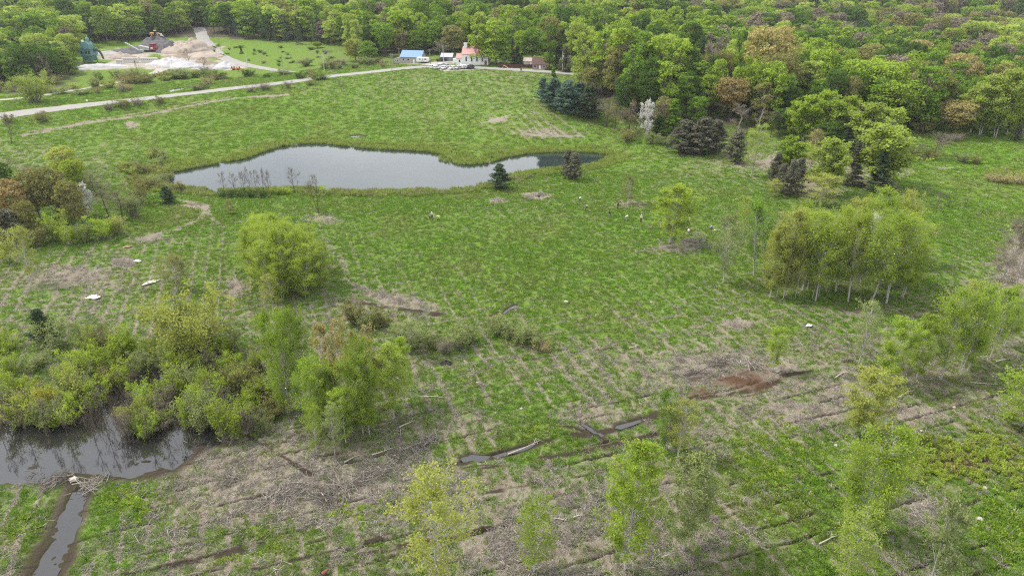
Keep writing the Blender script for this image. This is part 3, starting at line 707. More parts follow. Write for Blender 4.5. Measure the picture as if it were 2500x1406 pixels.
def g_pine(seed, H=9, W=5, nleaf=2600, ls=.16, shape='pine', clear=.08):
    rng = np.random.default_rng(seed); w = Wood(); C = []; D = []
    P = np.column_stack([np.cumsum(rng.normal(0, .03, 10)), np.cumsum(rng.normal(0, .03, 10)), np.linspace(-.3, H * .98, 10)])
    w.add(P, np.linspace(H * .016, H * .002, 10), 6); nw = int(H * 1.6); TP = []
    for k in range(nw):
        f = clear + (1 - clear) * k / nw; z = f * H; env = (1 - f) ** (.75 if shape == 'pine' else .95)
        if shape == 'pine': env = min(env * 1.05, .55 + f * 1.6)
        for b in range(rng.integers(4, 7)):
            a = rng.uniform(0, 6.28); L = W / 2 * max(.08, env) * rng.uniform(.8, 1.12)
            Q = curve(rng, (P[0][0], P[0][1], z), (math.cos(a), math.sin(a), .25 if shape == 'pine' else .0), L, 4, .07, .06 if shape == 'pine' else -.02)
            w.add(Q, [.05 * H / 9, .04 * H / 9, .03, .02, .01], 3)
            for u in np.linspace(.3, 1.05, 6):
                p = Q[0] + (Q[-1] - Q[0]) * u + rng.normal(0, .10, 3); TP.append((*p, (1.1 - u * .5)))
    for u in range(8): TP.append((0, 0, H * (.9 + .013 * u), .4))
    TP = np.array(TP); pk = rng.integers(0, len(TP), nleaf); d = rng.normal(0, 1, (nleaf, 3)); d[:, 2] *= .6
    C = TP[pk, :3] + d * .25 * (W / 5) * TP[pk, 3:4]
    return w, leaves(rng, C, d * .3 + [0, 0, .8], ls, .35, .5), rng.uniform(0, 1, len(TP))[pk]
GEN = {
 'maple':  [lambda s: g_puff(s, 18, 11.5, 46, 4600, .30, .24), 5, 'bark_grey', (18, 11.5)],
 'tallmaple': [lambda s: g_puff(s, 21, 9.5, 44, 4200, .30, .14, 'tall'), 4, 'bark_grey', (21, 9.5)],
 'domemaple': [lambda s: g_puff(s, 20, 14, 60, 5200, .30, .25, 'dome'), 3, 'bark_dark', (20, 14)],
 'budtree': [lambda s: g_bare(s, 17, 12, 3600, .17, 1, 16, .2, 3), 3, 'bark_silver', (17, 12)],
 'aspen': [lambda s: g_aspen(s, 14, 5.4, 15000, .078, 1, .13, 62), 4, 'bark_pale', (14, 5.2)],
 'thinaspen': [lambda s: g_aspen(s, 14, 5.2, 6800, .072, 1, .16, 56), 3, 'bark_pale', (14, 5.2)],
 'broadaspen': [lambda s: g_aspen(s, 14, 7.5, 19000, .086, 2, .09, 96, .75, .38), 4, 'bark_pale', (14, 7.5)],
 'groveaspen': [lambda s: g_aspen(s, 14, 7.5, 14000, .086, 2, .24, 84, .8, .36), 4, 'bark_pale', (14, 7.5)],
 'farpoplar': [lambda s: g_aspen(s, 16, 7.5, 15000, .19, 2, .13, 74, 1.0, .42), 3, 'bark_pale', (16, 7.5)],
 'willow': [lambda s: g_shrub(s, 10, 10, 26, 14000, .12, .62, .035, .36, .3), 2, 'bark_grey', (10, 10)],
 'shrub': [lambda s: g_shrub(s, 4.5, 5, 20, 3500, .09), 5, 'bark_grey', (4.5, 5)],
 'thinshrub': [lambda s: g_shrub(s, 4.5, 4.5, 22, 1300, .085), 4, 'bark_grey', (4.5, 4.5)],
 'bare': [lambda s: g_bare(s, 11, 7, 900, .08, 1, 14, .25, 3), 3, 'bark_dark', (11, 7)],
 'bareclump': [lambda s: g_bare(s, 10, 6, 600, .08, 3, 18, .3, 3), 2, 'bark_dark', (10, 6)],
 'snag': [lambda s: g_bare(s, 14, 11, 0, .1, 1, 11, .3, 2, 1.5), 1, 'bark_pale', (14, 11)],
 'pine': [lambda s: g_pine(s, 9, 5.6, 9000, .19), 4, 'bark_dark', (9, 5.6)],
 'spruce': [lambda s: g_pine(s, 12, 5, 8500, .2, 'spruce', .02), 3, 'bark_dark', (12, 5)],
 'flower': [lambda s: g_aspen(s, 9, 5.5, 6500, .12, 1, .08, 60, .8, .22), 2, 'bark_grey', (9, 5.5)],
}
_arr = {}; _wm = {}; _lm = {}
NAMES = {'maple': 'maple_tree', 'tallmaple': 'maple_tree', 'domemaple': 'maple_tree', 'budtree': 'budding_tree', 'aspen': 'aspen_tree', 'thinaspen': 'aspen_tree', 'broadaspen': 'aspen_tree',
 'groveaspen': 'aspen_tree', 'farpoplar': 'poplar_tree', 'willow': 'willow_tree', 'shrub': 'shrub', 'thinshrub': 'shrub', 'bare': 'bare_tree', 'bareclump': 'bare_tree', 'snag': 'dead_tree', 'pine': 'pine_tree', 'spruce': 'spruce_tree', 'flower': 'flowering_tree'}
def tree_meshes(kind, var, key, bark=None):
    g = GEN[kind]; var %= g[1]; bark = bark or g[2]
    if (kind, var) not in _arr: _arr[(kind, var)] = g[0](1000 + var * 37 + len(kind) * 11 + ord(kind[0]))
    w, lf, tone = _arr[(kind, var)]
    if (kind, var, bark) not in _wm: _wm[(kind, var, bark)] = w.mesh(NAMES[kind] + '_wood', MATS[bark])
    if lf is not None and (kind, var, key) not in _lm:
        _lm[(kind, var, key)] = leafmesh(NAMES[kind] + '_leaves', [lf], key, np.random.default_rng(var + 3), tone)
    return _wm[(kind, var, bark)], _lm.get((kind, var, key))
CN = {'maple': 'green', 'dark': 'dark green', 'bright': 'bright green', 'yellow': 'pale yellow-green', 'aspen': 'yellow-green', 'green': 'fresh green', 'lime': 'light green', 'olive': 'olive brown', 'sage': 'grey-green',
 'tan': 'tan', 'orange': 'orange-tan', 'bud': 'grey-brown', 'gold': 'golden yellow', 'white': 'white-flowering', 'pine': 'dark green', 'bluepine': 'blue-green', 'brownpine': 'brownish dark'}
_tk = [0]
def plant(kind, key, x, y, h, wd, label, group=None, z=None, bark=None, var=None, lean=None):
    _tk[0] += 1; rng = random.Random(_tk[0]); H0, W0 = GEN[kind][3]
    v = rng.randrange(99) if var is None else var
    wm, lm = tree_meshes(kind, v, key, bark)
    z = hz(x, y) if z is None else z
    sub = NAMES[kind] == 'shrub'
    e = empty(NAMES[kind], (x, y, z - .05), rng.uniform(0, 6.28), label, 'shrub' if sub else 'tree', group, (wd / W0, wd / W0, h / H0))
    if lean: e.rotation_euler = (lean[1], lean[0], 0)
    link('stems' if sub else 'trunk', wm, e)
    if lm is not None: link('foliage' if sub else 'crown', lm, e)
    return e
def T(kind, key, bx, by, ty, wpx, label, group=None, bark=None, var=None, lean=None):
    """base pixel, top pixel row and crown width in pixels of the photograph, turned into a place and a size in metres"""
    if kind in ('broadaspen', 'aspen') and by < 500 and group is None: kind = 'farpoplar'
    x, y, z = hit(bx, by)
    lo, hi = .3, 60.0
    for _ in range(22):
        m = (lo + hi) / 2
        if project(x, y, z + m)[1] > ty: lo = m
        else: hi = m
    if 'aspen' in kind or kind in ('farpoplar', 'willow'): wpx = wpx * (1.04 if group else 1.15)
    if kind in ('pine', 'spruce'): wpx = wpx * 1.25
    h = lo; dep = y * CP - (z + h * .55 - CAMH) * SP; wd = wpx * dep / FPX
    return plant(kind, key, x, y, h, wd, label, group, None, bark, var, lean)

def scatter(name, P, rot, scl, idx, sources, mats=None):
    """one object of many small copies; the sources live only inside it"""
    col = bpy.data.collections.new(name + '_sources')
    for i, parts in enumerate(sources):
        o = bpy.data.objects.new('%s_%s' % (name, chr(97 + i // 26) + chr(97 + i % 26)), parts); col.objects.link(o)
    me = bpy.data.meshes.new(name); me.vertices.add(len(P)); me.vertices.foreach_set('co', np.asarray(P, np.float32).ravel()); me.update()
    a = me.attributes.new('rot', 'FLOAT_VECTOR', 'POINT'); a.data.foreach_set('vector', np.asarray(rot, np.float32).ravel())
    a = me.attributes.new('scl', 'FLOAT_VECTOR', 'POINT'); a.data.foreach_set('vector', np.asarray(scl, np.float32).ravel())
    a = me.attributes.new('idx', 'INT', 'POINT'); a.data.foreach_set('value', np.asarray(idx, np.int32))
    o = link(name, me); ng = bpy.data.node_groups.new(name, 'GeometryNodeTree')
    ng.interface.new_socket('Geometry', in_out='INPUT', socket_type='NodeSocketGeometry'); ng.interface.new_socket('Geometry', in_out='OUTPUT', socket_type='NodeSocketGeometry')
    gi = ng.nodes.new('NodeGroupInput'); go = ng.nodes.new('NodeGroupOutput'); ip = ng.nodes.new('GeometryNodeInstanceOnPoints')
    ci = ng.nodes.new('GeometryNodeCollectionInfo'); ci.inputs[0].default_value = col; ci.inputs[1].default_value = True; ci.inputs[2].default_value = True
    def na(nm, t):
        n = ng.nodes.new('GeometryNodeInputNamedAttribute'); n.data_type = t; n.inputs[0].default_value = nm; return n.outputs['Attribute']
    ip.inputs['Pick Instance'].default_value = True
    ng.links.new(gi.outputs[0], ip.inputs['Points']); ng.links.new(ci.outputs[0], ip.inputs['Instance']); ng.links.new(na('idx', 'INT'), ip.inputs['Instance Index'])
    ng.links.new(na('rot', 'FLOAT_VECTOR'), ip.inputs['Rotation']); ng.links.new(na('scl', 'FLOAT_VECTOR'), ip.inputs['Scale']); ng.links.new(ip.outputs[0], go.inputs[0])
    md = o.modifiers.new('scatter', 'NODES'); md.node_group = ng
    return tag(o, kind='stuff')
# ------------------------------------------------------------------ single trees, read off the photograph
G_FA = 'slender aspens standing alone in the cut-over foreground'
for a in [
 ('thinaspen','yellow',1072,1440,1128,175,'sparse olive-yellow aspen at the bottom edge, its crown spread over brown slash'),
 ('thinaspen','green',1303,1398,1228,112,'small pale-trunked aspen at the bottom edge between two larger aspens'),
 ('aspen','green',1525,1392,1088,125,'tall full yellow-green aspen standing in brown slash near the bottom edge'),
 ('aspen','sage',1668,1342,1105,120,'grey-green aspen with many upright twigs beside the lush green patch'),
 ('broadaspen','maple',1625,1098,962,58,'dense dark green young tree behind the yellow budding one'),
 ('thinaspen','yellow',1655,1112,972,85,'yellow budding young aspen in front of the dense green one beside the wet furrows'),
 ('aspen','green',1887,908,800,48,'narrow small aspen at the end of the rust-coloured mud'),
 ('aspen','yellow',2105,1062,908,112,'yellow-green aspen just below the row of aspens at the right'),
 ('broadaspen','green',2112,1292,1040,150,'largest full green aspen in the lower right corner area'),
 ('thinaspen','lime',2062,1425,1255,115,'bright yellow-green budding sapling cut by the bottom edge'),
 ('budtree','sage',2268,1440,1170,175,'nearly leafless grey aspen at the bottom edge right of the yellow sapling'),
 ('broadaspen','green',2488,1040,898,140,'dark fresh-green bushy tree cut by the right edge'),
 ('aspen','green',2172,942,782,78,'green aspen with two leaning pale trunks at the left end of the right-hand row'),
 ('thinaspen','sage',2097,888,732,66,'pale grey-leaved thin tree left of the right-hand row of aspens'),
 ('thinaspen','bud',2432,735,538,62,'bare grey thin tree standing on the green slope near the right edge'),
 ('thinaspen','bud',2480,700,560,60,'thin twiggy tree on the straw patch at the right edge'),
 ('aspen','aspen',1636,592,452,98,'yellow-leaved aspen among the planting crew with two pale trunks'),
 ('thinaspen','green',1657,616,572,20,'tiny sapling with a thin dark stem just below the planting crew'),
 ('thinaspen','olive',1532,500,428,34,'faint thin sapling beside the brush patch above the planting crew'),
 ('pine','pine',1221,463,400,58,'lone dark pine on the near bank of the pond'),
 ('pine','brownpine',1385,435,365,38,'left of two pines in front of the dark end of the pond'),
 ('pine','brownpine',1402,440,372,44,'right of two pines in front of the dark end of the pond'),
 ('thinaspen','lime',1834,430,304,58,'pale-trunked aspen with bright leaves left of the mixed grove'),
 ('snag','bud',1848,335,255,40,'whitish leafless tree at the edge of the dark thicket'),
 ('broadaspen','bright',1925,430,340,62,'bright green round-topped aspen behind the brown pines'),
 ('pine','brownpine',1890,455,372,44,'thin dark pine at the left of the mixed grove'),
 ('pine','brownpine',1905,472,398,44,'short brown-trunked pine in the mixed grove'),
 ('pine','brownpine',1925,480,388,46,'middle brown-trunked pine in the mixed grove'),
 ('pine','brownpine',1945,468,384,42,'right brown-trunked pine in the mixed grove'),
 ('thinaspen','tan',1976,420,318,46,'pale tan budding aspen behind the mixed grove'),
 ('broadaspen','lime',2012,478,345,78,'pointed light green aspen right of the brown pines'),
 ('thinaspen','yellow',2000,505,428,88,'wide low pale yellow aspen in front of the mixed grove'),
 ('thinaspen','yellow',1888,482,440,44,'small pale yellow sapling at the foot of the brown pines'),
 ('spruce','brownpine',2076,452,343,46,'tall dark brownish cedar in the gap left of the big bright tree'),
 ('bare','bud',2092,440,340,50,'grey twiggy tree beside the brownish cedar'),
 ('broadaspen','lime',2142,455,310,120,'big broad light green tree in the mixed grove'),
 ('spruce','pine',2140,468,360,50,'dark green spire-shaped conifer in front of the big light green tree'),
 ('pine','brownpine',2155,470,436,66,'low dark brown juniper at the foot of the spire-shaped conifer'),
 ('pine','brownpine',1795,397,316,58,'dark brown pine standing forward of the thicket'),
 ('pine','brownpine',1668,372,292,84,'broad dark brown cedar at the left of the thicket'),
 ('pine','brownpine',1712,378,285,80,'broad dark brown cedar in the middle of the thicket'),
 ('pine','brownpine',1745,372,292,62,'dark brown cedar at the right of the thicket'),
 ('broadaspen','green',1738,370,345,14,'tiny green sapling in front of the cedar thicket'),
 ('flower','white',1576,338,250,40,'white-blossomed tree at the foot of the right-hand woods'),
 ('flower','white',214,530,453,50,'white-blossomed tree in the left-hand woods'),
 ('pine','bluepine',1325,247,190,40,'blue-green pine at the left tip of the pine group on the slope'),
 ('pine','bluepine',1352,264,190,62,'tall blue-green pine second from the left of the pine group'),
 ('pine','bluepine',1385,280,196,70,'broad blue-green pine at the front of the pine group'),
 ('pine','bluepine',1412,264,200,60,'blue-green pine at the right of the pine group'),
 ('pine','pine',1440,290,208,66,'dark green pine between the blue-green pines and the woods'),
 ('spruce','maple',1350,225,163,28,'small fresh-green spruce behind the blue-green pines'),
 ('pine','pine',410,497,454,40,'small dark pine by the left tip of the pond'),
 ('thinaspen','olive',562,523,488,26,'low thin sapling in the grass below the pond'),
 ('pine','pine',112,838,754,62,'dark round pine above the flooded thicket'),
 ('thinaspen','yellow',76,690,556,58,'leaning pale aspen near the left edge'),
 ('thinaspen','olive',432,712,628,70,'sparse sapling in the striped grass left of the big round clump'),
 ('bare','bud',648,860,722,70,'grey leafless tree between the willow and the middle clump'),
 ('thinaspen','yellow',668,760,672,50,'pale budding tree at the front of the big round clump'),
 ('willow','yellow',462,882,716,190,'big yellow-green willow above the flooded thicket'),
 ('bareclump','olive',835,222,190,22,'small green bush-like tree at the top of the bowl slope'),
 ('bare','bud',720,474,388,44,'bare tree on the near bank of the pond, right of the bare clump'),
 ('bareclump','olive',777,520,418,58,'bare spreading tree in the grass just below the pond'),
 ('bareclump','bud',30,352,268,34,'bare bushy tree by the road at the left edge'),
 ('willow','lime',85,252,176,84,'bright yellow-green willow beside the road at the left'),
 ('snag','bud',792,172,108,50,'forked white dead tree by the long road'),
 ('spruce','pine',590,132,116,9,'tiny dark spruce alone on the pasture beside the back road'),
 ('domemaple','bright',775,118,103,28,'round bright bush-like tree on the pasture crest'),
 ('bare','bud',462,160,110,36,'bare tree in front of the stone piles'),
 ('bare','bud',500,172,130,26,'bare tree at the right of the stone piles'),
 ('bare','olive',335,172,140,20,'small leafless tree before the white block wall'),
 ('bare','olive',390,158,132,16,'small thin leafless tree in the yard by the lane'),
 ('bareclump','bud',2285,502,462,38,'left of three small bare trees on the right-hand slope'),
 ('bareclump','bud',2316,505,468,26,'middle of three small bare trees on the right-hand slope'),
 ('bareclump','olive',2358,500,476,34,'right of three small bare trees on the right-hand slope'),
 ('bare','bud',2278,382,330,100,'wide grey twiggy tree at the edge of the right-hand meadow'),
 ('pine','brownpine',2480,345,302,20,'small dark pine at the far right foot of the poplars'),
 ]: T(*a)
for bx, ty in ((548,410),(575,405),(598,398),(612,394),(628,402),(645,392),(658,398)):
    T('bare', 'bud', bx, 478 - abs(bx - 600) * .05, ty, 30, 'thin leafless tree in the bare clump on the near bank of the pond', 'bare clump on the near bank of the pond')
# the grove of pale aspens at the right
GR = 'grove of aspens right of the planting crew'
for k, (kd, key, bx, by, ty, w, lab) in enumerate([
 ('thinaspen','sage',1766,690,528,86,'almost leafless white-trunked aspen at the left end of the grove'),
 ('groveaspen','maple',1843,676,505,86,'darker green aspen second from the left of the grove'),
 ('aspen','yellow',1880,726,556,70,'white-trunked aspen at the front left of the grove'),
 ('aspen','yellow',1912,730,522,76,'pale-leaved aspen with a leaning white trunk in the grove front'),
 ('groveaspen','aspen',1960,712,520,90,'yellow-green aspen in the middle of the grove'),
 ('groveaspen','aspen',1995,735,528,110,'aspen with the thickest leaning white trunk in the grove front'),
 ('groveaspen','green',1955,660,500,80,'fresh green aspen at the back of the grove'),
 ('groveaspen','aspen',2040,715,520,100,'yellow-green aspen in the centre of the grove'),
 ('groveaspen','yellow',2070,660,500,90,'pale yellow aspen at the back centre of the grove'),
 ('thinaspen','white',2092,715,525,40,'thin aspen with whitish buds in the grove centre'),
 ('groveaspen','green',2120,745,522,120,'leafy fresh green aspen at the front right of the grove'),
 ('groveaspen','green',2165,742,555,120,'broad low-branched aspen at the front right of the grove'),
 ('groveaspen','aspen',2205,725,590,110,'spreading aspen at the right end of the grove'),
 ('groveaspen','aspen',2175,690,530,130,'full yellow-green aspen behind the right end of the grove'),
 ('groveaspen','aspen',2072,738,545,100,'yellow-green aspen just left of the low-branched ones in the grove'),('groveaspen','yellow',1925,690,512,90,'pale aspen behind the front left of the grove'),('groveaspen','green',2100,690,505,100,'fresh green aspen deep in the grove'),
 ('groveaspen','bright',2135,640,465,92,'bright green round-topped tree rising behind the grove'),
 ('groveaspen','yellow',2195,640,475,80,'pale yellow tree rising behind the right of the grove'),
 ('thinaspen','yellow',1810,600,480,50,'pale thin aspen behind the left end of the grove')]): T(kd, key, bx, by, ty, w, lab, GR)
rl = random.Random(5)
for k in range(9):
    T('thinaspen','yellow',1895 + k * 15 + rl.uniform(-4, 4), 722 + rl.uniform(-12, 8), 585 + rl.uniform(-30, 20), 38, 'thin white-stemmed aspen in the front rank of the grove', GR)
# row of aspens, far right
GR = 'short row of aspens near the right edge'
for bx, by, ty, w, kd, key, lab in [(2237,925,775,66,'aspen','green','leaning slim aspen third from the left of the right-hand row'),(2298,928,722,105,'groveaspen','green','tallest green aspen in the right-hand row'),
  (2342,915,700,90,'groveaspen','bright','bright green aspen in the right-hand row'),(2362,905,728,84,'aspen','lime','lime-leaved aspen in the right-hand row'),(2330,880,690,80,'thinaspen','yellow','pale thin aspen behind the right-hand row'),
  (2415,870,705,84,'groveaspen','bright','dense bright aspen near the end of the right-hand row'),(2450,845,730,66,'groveaspen','green','last round green aspen of the right-hand row')]: T(kd, key, bx, by, ty, w, lab, GR)
# big round clump
GR = 'dense round clump of young aspens in the meadow'
for bx, by, ty, w in [(640,640,530,80),(690,650,532,90),(660,690,545,90),(735,655,548,80),(625,690,560,60),(700,715,570,95),(650,720,590,80),(765,690,570,70),(745,722,600,80),(690,728,610,70),(785,700,605,48),(715,680,540,90),(665,655,528,80)]:
    T('broadaspen', 'aspen', bx, by, ty, w, 'yellow-green aspen in the dense round clump left of the meadow centre', GR)
# middle clump
GR = 'mixed clump of trees in the middle foreground'
for kd, key, bx, by, ty, w, lab in [('broadaspen','bright',705,1010,768,100,'tall bright aspen at the left end of the middle clump'),('broadaspen','bright',735,975,762,90,'bright leafy aspen behind the left end of the middle clump'),
 ('budtree','tan',830,1020,772,150,'spreading tan budding tree with a dark trunk in the middle clump'),('budtree','tan',900,1000,790,140,'tan twiggy tree at the top of the middle clump'),
 ('broadaspen','bright',770,1060,880,90,'bright aspen low at the left front of the middle clump'),('broadaspen','green',885,1058,858,96,'leafy green aspen at the front of the middle clump'),
 ('broadaspen','bright',905,1062,835,80,'brightest green aspen at the right front of the middle clump'),('aspen','lime',962,1020,850,90,'slender aspen at the right of the middle clump'),
 ('aspen','green',985,985,830,60,'thin aspen at the right end of the middle clump'),('thinaspen','sage',818,1112,985,56,'leaning white-stemmed aspen in front of the middle clump'),
 ('thinaspen','green',773,1108,990,56,'thin leaning aspen left of the white-stemmed one'),('aspen','green',845,1085,950,70,'small green aspen in the shade at the front of the middle clump'),
 ('broadaspen','green',810,1050,900,90,'green aspen in the core of the middle clump'),('snag','bud',956,960,848,24,'pale dead stem standing right of the middle clump'),
 ('thinaspen','sage',1000,860,778,60,'thin pale tree above the middle clump'),('thinaspen','sage',975,850,790,56,'twin-stemmed thin tree above the middle clump')]: T(kd, key, bx, by, ty, w, lab, GR)
# shrubs: (px, py, height px, width px, colour, kind)
SH = []
for s in [(870,790,60,80,'olive'),(905,800,54,70,'sage'),(935,795,46,60,'olive'),(980,830,46,70,'sage'),(1010,835,44,66,'sage'),(1050,850,56,70,'sage'),(1085,862,46,66,'bud'),(1120,850,60,80,'sage'),(1145,835,50,60,'sage'),
          (1215,815,46,60,'sage'),(1240,822,52,70,'sage'),(1270,836,56,80,'sage'),(1300,846,46,70,'sage'),(1325,858,30,56,'tan'),(1290,826,36,60,'sage'),(1205,800,34,44,'sage')]:
    SH.append((*s, 'grey-green shrub by the small muddy pool in the middle of the field', 'shrubs by the muddy pool in mid-field'))
for s in [(105,298,24,44,'olive'),(300,262,18,50,'olive'),(335,258,20,44,'bud'),(265,268,16,40,'bud'),(390,252,16,30,'olive'),(20,300,20,36,'olive'),(645,220,18,50,'bud'),(705,215,18,34,'bud'),(610,224,14,40,'bud'),(760,208,10,30,'olive')]:
    SH.append((*s, 'low twiggy shrub on the road bank', 'low shrubs along the road bank'))
rs = random.Random(11)
for k in range(34):
    bx = rs.uniform(-10, 520); by = 218 + (bx * -.01) + rs.uniform(-14, 22) - bx * .03
    SH.append((bx, by, rs.uniform(12, 26), rs.uniform(30, 60), rs.choice(['olive', 'tan', 'bud', 'yellow', 'sage']), 'brownish shrub between the road and the gravel lane', 'shrubs between the road and the gravel lane'))
for k in range(46):
    bx = rs.uniform(230, 790); by = 186 + rs.uniform(-5, 10) + (6 if bx < 380 else 0)
    SH.append((bx, by, rs.uniform(8, 18), rs.uniform(20, 46), rs.choice(['maple', 'olive', 'dark', 'sage', 'maple']), 'low green shrub below the stone yard', 'low shrubs below the stone yard'))
for k in range(40):
    bx = rs.uniform(520, 840); by = 118 + rs.uniform(0, 48) * (1 - abs(bx - 700) / 400) + (bx - 700) * .05
    SH.append((bx, by, rs.uniform(3, 8), rs.uniform(8, 22), rs.choice(['dark', 'maple', 'sage']), 'small bush dotted over the pasture', 'bushes dotted over the pasture'))
for k in range(14):
    bx = rs.uniform(740, 940); by = 170 + rs.uniform(-10, 8) - (bx - 740) * .05
    SH.append((bx, by, rs.uniform(10, 22), rs.uniform(26, 50), rs.choice(['bud', 'sage', 'olive', 'tan']), 'grey-green shrub at the foot of the trees beside the long road', 'shrubs along the far side of the long road'))
# flooded thicket
for k in range(104):
    f = k / 104; row = k % 5; bx = rs.uniform(-40, 690); by = 858 + row * 46 + rs.uniform(-12, 12)
    if bx > 300: by = min(by + 14, 1072)
    if bx < 300 and by > 1046: by = 1022 + rs.uniform(0, 22)
    key = rs.choice(['sage', 'olive', 'aspen', 'sage', 'aspen', 'green', 'bud'])
    SH.append((bx, by, rs.uniform(45, 88), rs.uniform(50, 92), key, 'willow bush standing in the dark water of the flooded thicket', 'willow bushes of the flooded thicket'))
SH += [(128,1020,92,80,'gold','golden-yellow bush in the flooded thicket','willow bushes of the flooded thicket'),(60,1040,90,110,'yellow','pale bush at the left edge of the open flood water','willow bushes of the flooded thicket'),
       (185,1000,110,100,'yellow','tall pale yellow bush behind the golden-yellow one','willow bushes of the flooded thicket'),(350,1050,90,90,'yellow','orange-tipped bush beside the open flood water','willow bushes of the flooded thicket'),
       (430,980,90,90,'aspen','round yellow-green bush below the big willow','willow bushes of the flooded thicket'),(560,1075,120,110,'aspen','leafy bush at the right end of the flooded thicket','willow bushes of the flooded thicket'),
       (500,1050,110,110,'sage','grey-green bush at the right of the flooded thicket','willow bushes of the flooded thicket')]
# bank of the pond and left woods fringe
for k in range(26):
    t = k / 25; bx = 330 + 60 * t + rs.uniform(-40, 60); by = 400 + 75 * t + rs.uniform(-20, 10)
    SH.append((bx, by, rs.uniform(14, 30), rs.uniform(26, 50), rs.choice(['yellow', 'sage', 'olive']), 'light green shrub between the left-hand woods and the pond', 'shrubs between the left-hand woods and the pond'))
for bx in (545, 565, 590, 615, 640, 680, 700, 795): SH.append((bx, 482 - (bx > 660) * 8, rs.uniform(12, 22), 34, 'dark' if bx < 660 else 'aspen', 'dark low bush under the bare trees on the near bank', 'low bushes under the bare trees on the near bank'))
for s in [(2330,345,20,50,'bud'),(2270,388,24,50,'olive'),(2350,396,24,50,'sage'),(2300,350,26,60,'bud'),(2420,442,16,60,'tan'),(2450,446,20,70,'tan'),(2490,450,24,70,'tan'),(2380,400,18,30,'olive'),(2225,388,30,50,'olive')]:
    SH.append((*s, 'twiggy shrub in the right-hand meadow', 'shrubs in the right-hand meadow'))
for bx, by, hp, w, key, lab, grp in SH:
    x, y, z = hit(bx, by); dep = y * CP - (z - CAMH) * SP; h = hp * dep / FPX / .93; wd = w * dep / FPX
    h = max(h, .7); wd = max(wd, 1.0)
    if 'thicket' in grp: z = min(z, SWAMP_Z)
    if key in ('bud', 'tan'): kd = 'thinshrub'
    else: kd = 'shrub'
    plant(kd, key, x, y, h, wd, lab, grp, z)
for k, (bx, by, ty) in enumerate([(28,1062,950),(70,1075,965),(128,1070,940),(172,1082,930),(235,1085,955),(262,1060,930),(330,1050,925),(372,1092,985),(410,1068,960),(15,1095,990),(300,1085,990)]):
    T('bare', 'bud', bx, by, ty, 34, 'thin bare stem standing in the open flood water', 'bare stems standing in the flood water')
# left-hand woods
GR = 'trees of the small woods at the left edge'
lw = [('maple','dark',20,500,398,70,'dark green tree at the upper edge of the left-hand woods'),('maple','olive',100,540,415,90,'olive tree in the left-hand woods'),('maple','olive',150,545,408,80,'olive tree with a green tinge in the middle of the left-hand woods'),
 ('maple','orange',45,560,440,90,'rusty tan tree near the left edge'),('bare','bud',90,470,400,60,'grey-brown bare tree behind the left-hand woods'),('bare','bud',20,450,380,60,'bare dark tree at the top of the left-hand woods'),
 ('maple','yellow',170,450,358,80,'yellow-green tree sticking up behind the left-hand woods'),('maple','aspen',190,470,390,66,'yellow-green tree beside the white-blossomed one'),('maple','olive',190,560,440,70,'brownish-green tree right behind the white-blossomed one'),
 ('bare','bud',265,530,428,80,'tall bare tree right of the white-blossomed one'),('bare','bud',300,540,450,80,'bare brown tree at the right of the left-hand woods'),('pine','brownpine',40,600,510,80,'dark brown pine in the left-hand woods'),
 ('shrub','yellow',20,640,560,60,'yellow-green bush at the bottom left of the left-hand woods'),('shrub','aspen',140,590,520,70,'yellow-green bush at the front of the left-hand woods'),('shrub','sage',210,590,540,60,'grey-green bush at the front of the left-hand woods'),
 ('shrub','green',255,585,530,80,'green bush at the front right of the left-hand woods'),('shrub','olive',100,600,545,70,'olive bush at the front of the left-hand woods'),('shrub','yellow',290,575,520,60,'pale bush at the right tip of the left-hand woods'),
 ('shrub','sage',330,530,470,70,'grey-green bush right of the bare trees of the left-hand woods'),('shrub','olive',345,500,445,60,'olive bush between the left-hand woods and the pond'),('maple','orange',0,600,480,70,'rusty tree cut by the left edge'),
 ('bare','bud',235,480,405,60,'thin grey tree behind the white-blossomed one'),('maple','olive',80,590,490,60,'dull green tree low in the left-hand woods'),('shrub','aspen',180,600,545,60,'fresh bush under the white-blossomed tree')]
for a in lw: T(*a, GR)
# trees about the houses
GR = 'trees about the church and the houses'
for a in [('tallmaple','bright',1172,157,58,66,'bright maple in front of the white church'),('tallmaple','bright',1210,158,50,74,'tallest bright maple in front of the white church'),('tallmaple','maple',1232,160,75,36,'narrow maple at the right of the church'),
 ('tallmaple','maple',1342,168,58,44,'tall leafy maple beside the brown house'),('maple','maple',1300,152,68,60,'round green maple behind the brown house'),('maple','bright',1275,150,75,50,'bright maple between the church and the brown house'),
 ('spruce','pine',1264,158,112,28,'dark spruce behind the red fence'),('spruce','brownpine',1250,150,90,18,'very dark narrow conifer right of the church'),('spruce','brownpine',1380,176,110,34,'dark conifer behind the white pole'),('spruce','pine',1362,168,105,28,'dark conifer between the brown house and the pole'),
 ('domemaple','maple',940,140,56,58,'big round maple left of the blue-roofed house'),('maple','yellow',868,150,95,56,'yellow-green maple at the end of the pasture'),('maple','maple',900,152,100,50,'green maple at the roadside left of the big round one'),
 ('maple','olive',985,136,72,44,'brownish tree behind the blue-roofed house'),('maple','maple',1015,136,74,40,'green tree behind the blue-roofed house'),('maple','maple',1060,132,50,60,'dark-stemmed tree behind the utility poles'),('budtree','bud',1075,140,92,44,'grey leafless tree right of the blue-roofed house'),
 ('maple','olive',1105,136,62,60,'olive tree between the blue-roofed house and the church'),('maple','maple',1040,130,60,50,'green tree behind the camper'),('domemaple','maple',1240,140,62,50,'green tree above the red fence'),('budtree','bud',1252,140,54,44,'grey bare tree standing above the church'),
 ('spruce','maple',1340,172,158,14,'tiny spruce at the roadside by the brown house')]: T(*a, GR)
